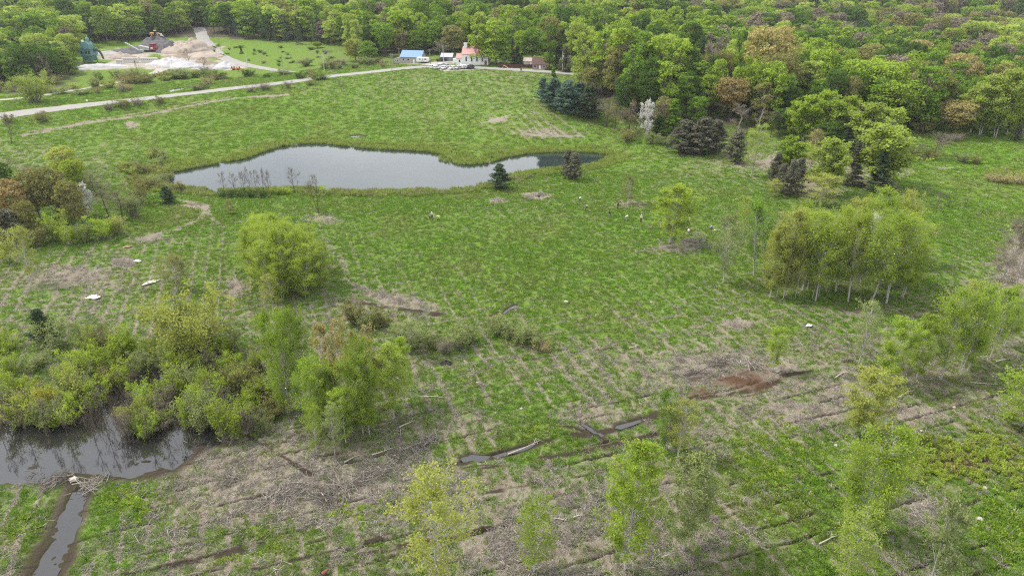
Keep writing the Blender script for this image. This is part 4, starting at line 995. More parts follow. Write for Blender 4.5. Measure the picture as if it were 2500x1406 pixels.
# front rank of the right-hand woods
GR = 'front trees of the right-hand woods'
for a in [('tallmaple','lime',1425,215,80,62,'tall light green tree at the near corner of the right-hand woods'),('tallmaple','bright',1470,225,72,70,'bright green maple behind the near corner of the right-hand woods'),('tallmaple','bright',1515,235,68,84,'broad bright maple in the front of the right-hand woods'),
 ('tallmaple','maple',1560,240,80,70,'green maple above the brown saplings'),('tallmaple','bright',1600,245,88,66,'bright maple left of the leafless oak'),('tallmaple','bright',1650,250,95,66,'bright maple in the middle of the right-hand woods'),
 ('budtree','bud',1735,230,78,110,'big leafless grey-brown oak in the right-hand woods'),('domemaple','tan',1865,240,64,130,'big orange-tan budding oak topping the right-hand woods'),('domemaple','olive',1890,275,130,110,'olive-green tree below the orange-tan oak'),
 ('domemaple','orange',1780,295,190,88,'round orange-tan tree in the front of the right-hand woods'),('tallmaple','maple',1665,290,185,58,'pointed green tree left of the round orange-tan one'),('maple','bright',1725,280,180,60,'bright maple just left of the round orange-tan one'),
 ('maple','maple',1700,310,235,52,'green tree below the bright maple'),('domemaple','bright',2110,290,148,170,'widest bright green maple of the right-hand woods'),('domemaple','bright',2175,320,200,120,'bright maple at the right of the widest one'),
 ('maple','bright',1990,270,118,90,'bright maple above the light poplars'),('tallmaple','dark',1945,270,140,50,'dark gap-filling tree right of the orange-tan oak'),('maple','olive',2095,240,130,110,'olive-topped tree behind the widest maple'),
 ('tallmaple','maple',2240,320,160,90,'green maple right of the widest one'),('budtree','bud',2222,315,170,56,'grey twiggy tree against the green maple'),('domemaple','tan',2320,265,133,90,'tan budding oak above the meadow'),('maple','tan',2352,280,150,50,'tan tree right of the tan oak'),
 ('domemaple','tan',2325,332,246,88,'low tan tree at the meadow edge'),('farpoplar','lime',2390,330,190,80,'light green poplar at the meadow edge'),('farpoplar','lime',2430,335,176,80,'tallest light green poplar at the right'),('farpoplar','aspen',2455,330,190,70,'yellow-green poplar near the right edge'),
 ('farpoplar','green',2492,325,184,60,'green poplar cut by the right edge'),('farpoplar','lime',2370,325,215,60,'small light poplar left of the tall ones'),('farpoplar','green',1960,345,238,70,'fresh green poplar with white stems in the woods front'),('farpoplar','green',2000,350,228,76,'tallest fresh poplar with white stems in the woods front'),
 ('farpoplar','green',2045,355,240,66,'fresh poplar right of the tallest one'),('farpoplar','lime',2100,370,255,90,'light poplar above the mixed grove'),('farpoplar','lime',2150,375,268,80,'light poplar right above the mixed grove'),('farpoplar','green',1935,340,262,50,'small fresh poplar left of the tallest one'),
 ('maple','dark',2020,365,300,80,'dark shadowed tree beneath the poplars'),('spruce','pine',2060,370,300,50,'dark conifer beneath the poplars'),('maple','dark',1900,330,265,60,'dark brown-green tree at the woods edge'),('bare','bud',1880,335,250,60,'brown leafless tree at the woods edge'),
 ('maple','olive',2250,325,275,60,'low olive tree at the foot of the green maple'),('tallmaple','olive',1850,310,200,50,'olive tree right of the round orange-tan one'),('budtree','bud',1800,330,250,70,'brown twiggy tree above the dark pine'),
 ('bare','bud',1480,310,215,70,'brown leafless sapling at the left of the brown fringe'),('bare','olive',1500,325,240,80,'brown-green leafless tree in the brown fringe'),('bare','bud',1535,322,225,80,'wide brown leafless tree in the brown fringe'),('bare','olive',1550,335,270,60,'olive thin tree left of the white-blossomed one'),
 ('bare','bud',1605,330,225,70,'brown tree right of the white-blossomed one'),('maple','olive',1565,275,182,60,'olive-green tree above the white-blossomed one'),('maple','olive',1615,320,235,46,'olive narrow tree right behind the white-blossomed one'),('pine','dark',1608,335,280,40,'dark pine right of the white-blossomed tree'),
 ('spruce','maple',1640,330,240,50,'green pointed tree in the front rank'),('maple','dark',1520,290,185,60,'dark tree behind the brown fringe'),('maple','olive',1440,230,165,50,'brownish tree under the tall light green one'),('tallmaple','maple',1540,270,110,70,'maple behind the brown fringe'),
 ('bare','bud',1450,280,195,50,'thin brown tree beside the pine group'),('shrub','olive',1530,345,312,60,'low olive bush at the foot of the woods'),('shrub','sage',1590,352,322,50,'low grey-green bush at the foot of the woods'),('shrub','sage',1630,355,330,50,'low bush left of the cedar thicket')]: T(*a, GR)

# ------------------------------------------------------------------ the woods behind
FRONT = [(-400,222),(-120,226),(0,222),(70,215),(135,206),(190,186),(188,150),(212,116),(300,108),(420,90),(478,82),(520,84),(620,100),(700,110),(770,112),(838,116),(850,146),(905,146),(965,134),(1050,133),(1100,137),
 (1130,133),(1210,137),(1240,146),(1300,147),(1385,158),(1404,180),(1425,215),(1470,262),(1520,292),(1600,312),(1700,300),(1780,305),(1860,320),(1950,335),(2060,345),(2180,322),(2260,322),(2340,318),(2420,318),(2520,328),(2800,330)]
FP = np.array([hit(a, b)[:2] for a, b in FRONT] + [(900, 300), (1100, 1150), (-1100, 1150), (-500, 300)])
rf = np.random.default_rng(99)
cells = []
yy = 290.0
while yy < 1080:
    st = 8.4 if yy < 480 else (11.0 if yy < 640 else 13.0)
    xm = yy * .80 + 15; xs = np.arange(-xm, xm, st); xs = xs + rf.uniform(-.42, .42, len(xs)) * st
    cells.append(np.column_stack([xs, yy + rf.uniform(-.42, .42, len(xs)) * st])); yy += st * .92
C = np.concatenate(cells); m = poly_sd(C[:, 0], C[:, 1], FP) < -2.5
# poly_sd is clipped away from the outline's box only, so interior points are safe
C = C[m]; ok = np.ones(len(C), bool)
for L in ROADS.values():
    D, _, W = line_d(C[:, 0], C[:, 1], L); ok &= D > W + 4
C = C[ok]; Z = height(C[:, 0], C[:, 1]); px, py = project(C[:, 0], C[:, 1], Z); _, pt = project(C[:, 0], C[:, 1], Z + 20)
ok = (px > -120) & (px < 2620) & (py > -60) & ~((px > 1225) & (px < 1400) & (py > 135) & (py < 200))
ok &= ~((py < 30) & (C[:, 1] < 640) & (px < 0))
# keep clear of the trees already set by hand
HP = np.array([(o.location.x, o.location.y) for o in COL.objects if o.type == 'EMPTY' and o.get('category') == 'tree' and o.location.y > 280])
dm = np.sqrt(((C[:, None, :] - HP[None]) ** 2).sum(-1)).min(1); ok &= dm > 4.2
C = C[ok]; Z = Z[ok]; px = px[ok]; py = py[ok]; pt = pt[ok]
HH = 14 + 9 * rf.uniform(0, 1, len(C)); WW = 8.2 + 4.4 * rf.uniform(0, 1, len(C))
vv = rf.uniform(.74, 1.36, len(C)); WW *= vv; HH *= .55 + .45 * vv; WW *= np.where(C[:, 1] > 480, 1.26, 1.0); HH *= np.where(C[:, 1] > 480, 1.06, 1.0)
HH *= np.where((px < 200) & (py > 150), .8, 1)
def forest_choice(px, py, x, y):
    n = fbm(np.array([x / 55]), np.array([y / 55]), 2, 41)[0]; u = rf.uniform(); v = rf.uniform()
    warm = .06 + .40 * max(0, min(1, (px - 1500) / 800)) * (1 if py < 130 else .3) + (.12 if n > .62 else 0)
    conif = .05 + (.22 if 560 < px < 760 and py < 125 else 0) + (.16 if px > 2300 and py < 90 else 0) + (.08 if px < 120 else 0)
    if u < conif: return ('spruce', 'pine') if v < .75 else ('pine', 'bluepine')
    u = (u - conif) / (1 - conif)
    if u < warm:
        return [('maple', 'bud'), ('maple', 'olive'), ('domemaple', 'olive'), ('budtree', 'bud'), ('maple', 'bud'), ('domemaple', 'tan')][int(v * 5.35)]
    kd = ['maple', 'maple', 'tallmaple', 'domemaple'][rf.integers(4)]
    t = v + (n - .5) * .9
    return kd, ('dark' if t < .20 else 'maple' if t < .55 else 'bright' if t < .80 else 'lime')
def place_words(px, py):
    if px < 230: return 'woods left of the asphalt plant'
    if px < 480: return 'woods behind the stone yard'
    if px < 860: return 'hillside woods above the pasture'
    if px < 1130: return 'woods behind the blue-roofed house'
    if px < 1420: return 'woods behind the church'
    if px < 1900: return 'woods above the pine group'
    return 'woods above the right-hand meadow'
KW = {'maple': 'round', 'tallmaple': 'tall narrow', 'domemaple': 'broad domed', 'budtree': 'twiggy leafless', 'spruce': 'pointed conifer', 'pine': 'bushy conifer'}
dist = np.hypot(C[:, 0], C[:, 1]); order = np.argsort(dist); NI = 225
picks = [forest_choice(px[i], py[i], C[i, 0], C[i, 1]) for i in range(len(C))]
for i in order[:NI]:
    kd, key = picks[i]; wdz = place_words(px[i], py[i])
    plant(kd, key, C[i, 0], C[i, 1], HH[i] * (.85 if kd in ('spruce', 'pine') else 1), WW[i] * (.6 if kd in ('spruce', 'pine') else 1), '%s %s tree in the %s' % (CN[key], KW[kd], wdz), 'trees in the ' + wdz, Z[i])
SRC = {}; srcs = []
def far_tree(kd, key, v):
    """trunk and crown in one mesh for the far woods, fewer and larger leaves"""
    g = {'maple': lambda s: g_puff(s, 18, 11.5, 38, 2300, .40, .26), 'tallmaple': lambda s: g_puff(s, 21, 9.5, 36, 2200, .40, .14, 'tall'), 'domemaple': lambda s: g_puff(s, 20, 14, 46, 2600, .42, .25, 'dome'),
         'budtree': lambda s: g_bare(s, 17, 12, 2600, .26, 1, 10, .2, 2), 'spruce': lambda s: g_pine(s, 12, 5, 1600, .26, 'spruce', .02), 'pine': lambda s: g_pine(s, 9, 5.6, 1500, .25)}[kd]
    w, (lv, lf), tone = g(500 + v * 13 + len(kd)); V = np.concatenate(w.V + [lv]); F = np.concatenate(w.F + [lf + w.n])
    nw = w.n and sum(len(f) for f in w.F)
    r2 = np.random.default_rng(v); t = np.concatenate([np.zeros(nw), np.clip(r2.normal(.5, .28, len(lf)) * .6 + tone * .4, 0, 1)])
    me = npmesh('woodland_tree', V, F, MATS['bark_grey'], t); me.materials.append(MATS['L' + key])
    me.polygons.foreach_set('material_index', np.concatenate([np.zeros(nw, np.int32), np.ones(len(lf), np.int32)])); return me
rest = order[NI:]; P = []; R = []; S = []; I = []
for i in rest:
    kd, key = picks[i]; v = int(rf.integers(3)); k = (kd, key, v)
    if k not in SRC: SRC[k] = len(srcs); srcs.append(far_tree(*k))
    H0, W0 = GEN[kd][3]; c = (.6 if kd in ('spruce', 'pine') else 1)
    P.append((C[i, 0], C[i, 1], Z[i] - .1)); R.append((0, 0, rf.uniform(0, 6.28))); S.append((WW[i] * c / W0, WW[i] * c / W0, HH[i] / H0)); I.append(SRC[k])

o = scatter('far_woods', P, R, S, I, srcs); tag(o, 'mass of spring-green trees filling the far hillside', 'woods')
# ------------------------------------------------------------------ ground cover
def blades(seed, n, h, spread, w, lean=.5):
    r = np.random.default_rng(seed); V = []
    for k in range(n):
        a = r.uniform(0, 6.28); q = spread * math.sqrt(r.uniform()); b = np.array([q * math.cos(a), q * math.sin(a), -.04]); hh = h * r.uniform(.55, 1.15)
        t = b + np.array([math.cos(a) * lean * hh * r.uniform(.2, 1), math.sin(a) * lean * hh * r.uniform(.2, 1), hh]); t[:2] += r.normal(0, .08 * h, 2)
        f = r.uniform(0, 3.14); s = np.array([math.cos(f), math.sin(f), 0]) * w; m = b * .45 + t * .55; m[2] += .05 * hh
        V += [b - s * .5, m + s * -.7, t, m + s * .9]
    V = np.array(V); return V, np.arange(len(V)).reshape(-1, 4), r
def blade_mesh(name, key, *a):
    V, F, r = blades(*a); return npmesh(name, V, F, MATS['L' + key], np.clip(r.normal(.5, .3, len(F)), 0, 1))
def stick_mesh(name, key, seed, n, L, spread, th):
    r = np.random.default_rng(seed); w = Wood()
    for k in range(n):
        a = r.uniform(0, 6.28); c = np.array([*r.normal(0, spread, 2), r.uniform(.02, .16)]); l = L * r.uniform(.3, 1.0); d = np.array([math.cos(a), math.sin(a), r.normal(0, .18)])
        w.add(np.array([c - d * l / 2, c + d * l / 2 + r.normal(0, .05, 3)]), [th * r.uniform(.6, 1.4), th * .4], 3)
    V = np.concatenate(w.V); F = np.concatenate(w.F); return npmesh(name, V, F, MATS['L' + key], np.repeat(np.clip(r.normal(.5, .35, n), 0, 1), 3))
def land_points(n, r0, r1, power, seed, ang=.70):
    r = np.random.default_rng(seed); u = r.uniform(0, 1, n); k = power + 2
    R = (r0 ** k + u * (r1 ** k - r0 ** k)) ** (1 / k) if abs(k) > 1e-6 else r0 * (r1 / r0) ** u
    a = r.uniform(-ang, ang, n); return R * np.sin(a), R * np.cos(a), r
def wet(x, y):
    d = np.minimum(poly_sd(x, y, POND), np.minimum(poly_sd(x, y, SWAMP), poly_sd(x, y, DITCH)))
    for P, _ in SMALLW: d = np.minimum(d, poly_sd(x, y, P))
    return d
def road_clear(x, y, k=1.0):
    ok = np.ones(len(x), bool)
    for L in ROADS.values():
        D, _, W = line_d(x, y, L); ok &= D > W + k
    return ok
def cover(name, n, r0, r1, power, seed, srcs, keep, size, label, cat, tilt=.15, zoff=0.0, ang=.92):
    x, y, r = land_points(n, r0, r1, power, seed, ang); z = height(x, y); A = ground_attrs(x, y, z)
    ok = keep(x, y, A, r) & (wet(x, y) > .3) & road_clear(x, y); x = x[ok]; y = y[ok]; z = z[ok]; A = {k: v[ok] for k, v in A.items()}
    calm = 1 - np.minimum(1, A['gravel'] * 1.3)
    z = z + calm * ((fbm(x / 1.1, y / 1.1, 2, 21) - .5) * .42 + (fbm(x / 4.5, y / 4.5, 2, 22) - .5) * .35 - .45 * A['_fur'] - .08 * A['_st'])
    m = len(x); s = size(r, m, A)
    o = scatter(name, np.column_stack([x, y, z + zoff]), np.column_stack([r.normal(0, tilt, m), r.normal(0, tilt, m), r.uniform(0, 6.28, m)]), np.column_stack([s, s, s * r.uniform(.6, 1.2, m)]), r.integers(0, len(srcs), m), srcs)
    return tag(o, label, cat)
tufts = [blade_mesh('grass_tuft', 'grass', 20 + k, 16, .30, .26, .045, .7) for k in range(5)] + [blade_mesh('grass_tuft', 'straw', 30 + k, 12, .22, .28, .035, 1.2) for k in range(2)]
cover('grass', 435000, 50, 235, -1.0, 61, tufts, lambda x, y, A, r: (r.uniform(0, 1, len(x)) > np.clip(A['dry'] * 1.15 - .12, 0, .93)) & (A['mud'] < .45) & (A['litter'] < .8) & (A['rust'] < .5) & (fbm(x / .9, y / .9, 2, 71) > .33),
      lambda r, m, A: r.uniform(.6, 1.5, m) * (1 + .35 * A['lush']), 'short tufted spring grass over the whole clearing', 'grass')
ft = [blade_mesh('grass_tussock', 'grass', 120 + k, 14, .42, .75, .16, .8) for k in range(3)] + [blade_mesh('grass_tussock', 'straw', 124, 10, .30, .7, .10, 1.3)]
cover('meadow_grass', 260000, 190, 430, 0, 65, ft, lambda x, y, A, r: (r.uniform(0, 1, len(x)) > np.clip(A['dry'] * 1.1 - .1, 0, .9)) & (A['litter'] < .6) & (A['gravel'] < .4) & (fbm(x / 1.5, y / 1.5, 2, 74) > .40), lambda r, m, A: r.uniform(.5, 1.25, m), 'tussocky spring grass on the far side of the clearing', 'grass', ang=.80)
sl = [stick_mesh('twig_heap', 'slash', 40 + k, 14, .95, .32, .016) for k in range(5)] + [blade_mesh('straw_tuft', 'straw', 50 + k, 14, .14, .38, .03, 2.4) for k in range(3)]
cover('brush_litter', 165000, 50, 200, -1.1, 62, sl, lambda x, y, A, r: (r.uniform(0, 1, len(x)) < np.clip(A['dry'] * 1.5 - .55, 0, 1) * (fbm(x / 2.3, y / 2.3, 3, 72) > .45)) & (A['litter'] < .9) & (A['mud'] < .5) & ((A['rust'] < .3) | (r.uniform(0, 1, len(x)) < .2)),
      lambda r, m, A: r.uniform(.6, 1.7, m), 'dead twigs, cut brush and flattened straw on the ground', 'brush litter')
fk = [blade_mesh('leafy_weed', 'green', 80 + k, 26, .26, .40, .11, 1.4) for k in range(3)]
cover('leafy_weeds', 75000, 50, 125, -1.0, 63, fk, lambda x, y, A, r: (r.uniform(0, 1, len(x)) < A['lush'] * (fbm(x / 2.5, y / 2.5, 2, 73) > .48)) & (A['mud'] < .4), lambda r, m, A: r.uniform(.6, 1.5, m), 'bright leafy weeds in the lower right and left of the clearing', 'weeds')
# reeds round the pond
def ring(P, n, lo, hi, seed):
    r = np.random.default_rng(seed); a = inflate(P, 0.0); seg = np.linalg.norm(np.roll(a, -1, 0) - a, axis=1); i = r.choice(len(P), n, p=seg / seg.sum()); t = r.uniform(0, 1, n)[:, None]
    p = a[i] * (1 - t) + np.roll(a, -1, 0)[i] * t; e = np.roll(a, -1, 0)[i] - a[i]; e /= np.linalg.norm(e, axis=1)[:, None] + 1e-9
    ar = sum(P[k][0] * P[(k + 1) % len(P)][1] - P[(k + 1) % len(P)][0] * P[k][1] for k in range(len(P))); s = 1 if ar > 0 else -1
    off = lo + (hi - lo) * r.uniform(0, 1, n) ** 1.5; return p[:, 0] + s * e[:, 1] * off, p[:, 1] - s * e[:, 0] * off, off, r
x, y, off, r = ring(POND, 15000, -2.0, 6.0, 5)
k = (fbm(x / 4, y / 4, 2, 8) + .16 * (off < 2) > .46); x = x[k]; y = y[k]; off = off[k]
x2, y2, r2 = land_points(60000, 215, 300, 0, 9); z2 = height(x2, y2); px2, py2 = project(x2, y2, z2)
k = ((np.hypot((px2 - 1130) / 60, (py2 - 396) / 12) < 1) | (np.hypot((px2 - 2460) / 60, (py2 - 428) / 14) < 1) | (np.hypot((px2 - 430) / 60, (py2 - 402) / 16) < 1) | (np.hypot((px2 - 380) / 60, (py2 - 440) / 26) < .8)) & (r2.uniform(0, 1, len(x2)) < .55)
x = np.concatenate([x, x2[k]]); y = np.concatenate([y, y2[k]])
z = np.maximum(height(x, y), POND_Z - .05); n = len(x); near = (project(x, y, z)[1] > 432)
rd = [blade_mesh('reed_clump', 'reed', 90 + k, 16, 1.25, .45, .07, .22) for k in range(3)] + [blade_mesh('reed_clump', 'deadreed', 95 + k, 12, 1.3, .4, .05, .25) for k in range(2)]
idx = np.where(r.uniform(0, 1, n) < np.where(near, .4, .08), r.integers(3, 5, n), r.integers(0, 3, n))
s = r.uniform(.55, 1.15, n)
tag(scatter('reeds', np.column_stack([x, y, z]), np.column_stack([r.normal(0, .08, n), r.normal(0, .08, n), r.uniform(0, 6.28, n)]), np.column_stack([s, s, s * r.uniform(.7, 1.3, n)]), idx, rd), 'yellow-green reeds and dead stems fringing the pond', 'reeds')
# weeds and sprouting brush on the rusty patch
def sprig(seed, H, key, n):
    w, lf, t = g_shrub(seed, H, H * 1.1, 7, n, .075, .6, 0, .10, .4); V = np.concatenate(w.V + [lf[0]]); F = np.concatenate(w.F + [lf[1] + w.n]); nw = sum(len(f) for f in w.F)
    me = npmesh('sprouting_brush', V, F, MATS['Lredbrush'], np.concatenate([np.full(nw, .3), np.random.default_rng(seed).uniform(0, 1, len(lf[1]))])); me.materials.append(MATS['L' + key])
    me.polygons.foreach_set('material_index', np.concatenate([np.zeros(nw, np.int32), np.ones(len(lf[1]), np.int32)])); return me
sp = [sprig(200 + k, 1.1, ('aspen', 'yellow', 'lime')[k % 3], 240) for k in range(4)]
cover('sprouting_brush', 16000, 70, 120, 0, 64, sp, lambda x, y, A, r: (lambda p: ((np.hypot((p[0] - 2350) / 190, (p[1] - 1125) / 72) + (fbm(x / 3, y / 3, 2, 6) - .5) * 1.2) < .9))(project(x, y, height(x, y))), lambda r, m, A: r.uniform(.5, 1.2, m), 'knee-high sprouting brush over red-brown leaf litter', 'brush')
# stand of dead stems in the flood water
x, y, r3 = land_points(26000, 78, 150, 0, 33); k = (poly_sd(x, y, SWAMP) < -1); x = x[k]; y = y[k]; px_, py_ = project(x, y, np.full(len(x), SWAMP_Z))
k = (py_ < 1090 - .0 * px_) & (r3.uniform(0, 1, len(x)) < np.where(py_ > 1045, .10, .45)); x = x[k]; y = y[k]; n = len(x)
ds = [stick_mesh('dead_stems', 'bud', 300, 1, .1, .1, .01)]
def stems_mesh(seed, n, h):
    r = np.random.default_rng(seed); w = Wood()
    for k in range(n): 
        c = np.array([*r.normal(0, .35, 2), -.3]); d = np.array([*r.normal(0, .28, 2), 1]); w.add(curve(r, c, d, h * r.uniform(.5, 1), 3, .1), [.02, .017, .012, .006], 3)
    V = np.concatenate(w.V); F = np.concatenate(w.F); return npmesh('dead_stems', V, F, MATS['Lbud'], r.uniform(0, 1, len(F)))
ds = [stems_mesh(300 + k, 9, 3.0) for k in range(4)]
if n: tag(scatter('drowned_stems', np.column_stack([x, y, np.full(n, SWAMP_Z - .05)]), np.column_stack([r3.normal(0, .1, n), r3.normal(0, .1, n), r3.uniform(0, 6.28, n)]), np.column_stack([r3.uniform(.6, 1.2, n)] * 3), r3.integers(0, 4, n), ds), 'thin grey stems crowding the flooded thicket', 'dead stems')

# ------------------------------------------------------------------ logs, stones, sheets
def log(a, b, rad, label, mat='log_wood', fork=True, name='fallen_log', cat='log', group=None):
    x0, y0, z0 = hit(*a); x1, y1, z1 = hit(*b); L = math.hypot(x1 - x0, y1 - y0); r = random.Random(int(a[0] * 7 + a[1]))
    w = Wood(); n = 7; P = []
    for k in range(n + 1):
        t = k / n; P.append((t * L, math.sin(t * 5 + a[0]) * L * .02, rad * 1.3 + .08 * math.sin(t * 3.1)))
    w.add(P, np.linspace(rad, rad * .35, n + 1), 7)
    e = empty(name, (x0, y0, z0), math.atan2(y1 - y0, x1 - x0), label, cat, group); e.rotation_euler[1] = -math.atan2(z1 - z0, L)
    link('trunk', w.mesh('log', MATS[mat]), e)
    if fork:
        w = Wood()
        for k in range(r.randint(2, 4)):
            t = r.uniform(.35, .85); p = np.array([t * L, math.sin(t * 5 + a[0]) * L * .02, rad * 1.3]); w.add(np.array([p, p + [L * .12, r.choice((-1, 1)) * L * .10, .3], p + [L * .2, r.choice((-1, 1)) * L * .14, .35]]), [rad * .4, rad * .25, .01], 5)
        link('branches', w.mesh('branches', MATS[mat]), e)
    return e
for a, b, rd_, lab in [((1240,1112),(1318,1078),.13,'long white bare pole lying across the wet furrows'),((908,1112),(968,1094),.13,'pale log at the edge of the slash below the middle clump'),((975,1045),(1012,1028),.12,'pale forked log right of the middle clump'),
   ((1035,968),(1085,972),.09,'thin pale branch lying right of the middle clump'),((1030,1092),(1060,1072),.09,'pale branch in the slash under the planted rows'),((985,1098),(1040,1078),.10,'long pale branch beside the slash heap'),
   ((840,1130),(880,1112),.12,'pale branch on top of the slash heap'),((690,1182),(745,1180),.10,'pale branch at the left end of the slash heap'),((785,1205),(800,1228),.12,'short pale log pointing down in the brown slash'),((825,1172),(842,1195),.11,'short pale log in the slash below the heap'),
   ((848,1198),(855,1218),.09,'small pale branch beside the short logs'),((885,1278),(925,1280),.08,'thin pale stick in the lower left rows'),((1488,1296),(1506,1286),.10,'small pale log behind the tall foreground aspen'),((1400,1263),(1430,1258),.10,'pale branch left of the tall foreground aspen'),
   ((1352,1266),(1385,1272),.09,'curved pale branch between the foreground aspens'),((1615,1362),(1638,1354),.09,'curled pale branch in the shaded grass at the bottom'),((2000,1330),(2035,1310),.11,'grey branch at the bottom near the yellow sapling'),((2190,972),(2225,955),.14,'pale yellow log lying below the right-hand row'),
   ((2035,925),(2085,900),.12,'grey fallen log left of the right-hand row'),((2370,936),(2440,940),.10,'long grey pole on the ground right of the right-hand row'),((2430,884),(2462,878),.12,'pale log near the right edge'),((1535,852),(1558,846),.11,'small pale log above the grey slash field'),
   ((2330,1090),(2380,1080),.08,'thin stick on the rusty leaf patch'),((2062,578),(2090,572),.10,'pale log by the grove'),((2035,480),(2058,477),.15,'pale log in front of the mixed grove'),((60,348),(78,342),.15,'pale fallen branch by the bare bush at the left edge'),
   ((150,1165),(182,1160),.09,'thin pole across the outlet of the flood water'),((200,1195),(240,1170),.12,'brown log beside the head of the ditch'),((175,1098),(215,1085),.10,'bare branch floating in the flood water'),((250,1105),(265,1098),.10,'short branch floating in the flood water'),
   ((508,1060),(545,1080),.08,'bent branch at the right end of the flood water'),((1980,410),(1995,418),.1,'pale branch by the white-trunked aspen'),((1860,408),(1888,404),.12,'pale branch behind the white-trunked aspen')]:
    log(a, b, rd_, lab)
def stone(px, py, s, label, flat=.6, mat=None):
    x, y, z = hit(px, py); r = np.random.default_rng(int(px)); import bmesh
    bm = bmesh.new(); bmesh.ops.create_icosphere(bm, subdivisions=2, radius=s)
    for v in bm.verts:
        n = 1 + .25 * math.sin(v.co.x * 5 / s + px) * math.cos(v.co.y * 4 / s) + r.normal(0, .05); v.co = (v.co.x * n * 1.2, v.co.y * n, v.co.z * n * flat)
    me = bpy.data.meshes.new('stone'); bm.to_mesh(me); bm.free(); me.materials.append(mat or paint('pale_stone', (.38, .35, .30), .9, .2, 2)); o = link('stone', me); o.location = (x, y, z + s * flat * .55); tag(o, label, 'stone')
for a in [(182,1172,.55,'rounded pale boulder at the outlet of the flood water'),(1382,738,.45,'pale stone in the middle meadow'),(1272,998,.25,'small pale stone in the planted rows'),(1165,934,.22,'small pale stone right of the middle clump'),
   (2329,995,.25,'small pale stone under the right edge trees'),(2250,1052,.2,'little pale stone left of the rusty patch'),(2405,1192,.3,'white stone in the grass below the rusty patch'),(2040,1088,.28,'white stone left of the large green aspen'),
   (1590,738,.22,'small pale stone in the meadow right of the centre'),(1430,668,.2,'small pale stone in the upper meadow'),(1528,632,.3,'pale stone above the meadow centre'),(1210,628,.18,'tiny pale stone in the meadow centre'),(2392,1268,.35,'brown stone in the lower right grass'),(1895,906,.6,'dark clod of earth at the foot of the narrow small aspen')]: stone(*a)
def sheet(pts, h, mat, name, label, cat):
    P = [hit(a, b) for a, b in pts]; P = np.array(P); c = P.mean(0); n = 14; V = []; F = []
    for j in range(n + 1):
        for i in range(n + 1):
            u, v = i / n, j / n; p = P[0] * (1 - u) * (1 - v) + P[1] * u * (1 - v) + P[2] * u * v + P[3] * (1 - u) * v; q = vnoise(u * 5, v * 5, 3) + .6 * vnoise(u * 11, v * 11, 4)
            e = (vnoise(u * 7, v * 7, 9) - .5) * .8; V.append((p[0] - c[0] + e, p[1] - c[1] + e * .6, p[2] - c[2] + .12 + h * q))
    for j in range(n):
        for i in range(n): a = j * (n + 1) + i; F.append((a, a + 1, a + n + 2, a + n + 1))
    me = npmesh(name, V, F, mat); o = link(name, me); o.location = c; tag(o, label, cat); md = o.modifiers.new('thick', 'SOLIDIFY'); md.thickness = .03
PLA = paint('white_plastic', (.74, .74, .72), .45, .05, 2)
sheet([(212,732),(236,734),(249,726),(226,724)], .35, PLA, 'plastic_sheet', 'crumpled white plastic sheet lying on the striped grass', 'plastic sheet')
sheet([(345,702),(385,690),(394,683),(362,689)], .25, paint('sun_bleached', (.56, .52, .46), .8, .2, 2), 'plastic_sheet', 'torn pale sheet beside the big round clump of aspens', 'plastic sheet')
sheet([(300,608),(322,604),(324,598),(304,602)], .12, paint('rust_board', (.30, .19, .13), .9, .25, 2), 'board_heap', 'reddish board lying at the edge of the track', 'board')
sheet([(1968,800),(1982,800),(1976,794),(1970,795)], .3, PLA, 'plastic_scrap', 'small white scrap of plastic right of the meadow', 'plastic scrap')
sheet([(330,640),(342,642),(345,638),(334,636)], .2, PLA, 'plastic_scrap', 'small white scrap of plastic in the striped grass', 'plastic scrap')
# root stump at the bottom edge
x, y, z = hit(790, 1408); w = Wood(); w.add([(0, 0, -.2), (.05, 0, .35), (.08, .02, .8)], [.55, .42, .38], 12)
for k in range(9): a = k * .7; w.add([(0, 0, .15), (.6 * math.cos(a), .6 * math.sin(a), .12), (1.2 * math.cos(a + .2), 1.2 * math.sin(a + .2), -.1)], [.22, .12, .04], 6)
e = empty('tree_stump', (x, y, z), 0, 'broken dark stump with red-brown rotten wood at the bottom edge', 'stump'); link('stump_wood', w.mesh('stump', MATS['bark_dark']), e)
MB().tube((0, 0, .5), (.55, .3, .95), .34, .10, 9).build('rotten_wood', paint('rotten_wood', (.20, .09, .05), .95, .3, 5), e)
for px, py, s in ((700,1205,1.4),(745,1196,1.4),(980,1120,1.5),(1020,1100,1.4),(1050,1075,1.3),(660,1220,1.3),(560,1180,1.2),(835,1195,1.6),(870,1185,1.8),(905,1165,1.6),(800,1215,1.5),(940,1145,1.5),(470,1085,1.4),(130,1180,1.6),(100,1170,1.4),(230,1185,1.4),(1700,915,1.7),(1760,888,1.6),(1850,895,1.5),(1320,478,1.4),(1290,482,1.3),(1215,490,1.3),(1700,590,1.4)):
    x, y, z = hit(px, py); o = link('brush_pile', stick_mesh('brush_pile', 'slash', int(px), 90, 2.4 * s, .75 * s, .03)); o.location = (x, y, z + .05); o.rotation_euler = (0, 0, px); o.scale = (1, .7, 2.2)
    tag(o, 'heap of cut pale branches lying on the ground', 'brush pile', 'heaps of cut branches')
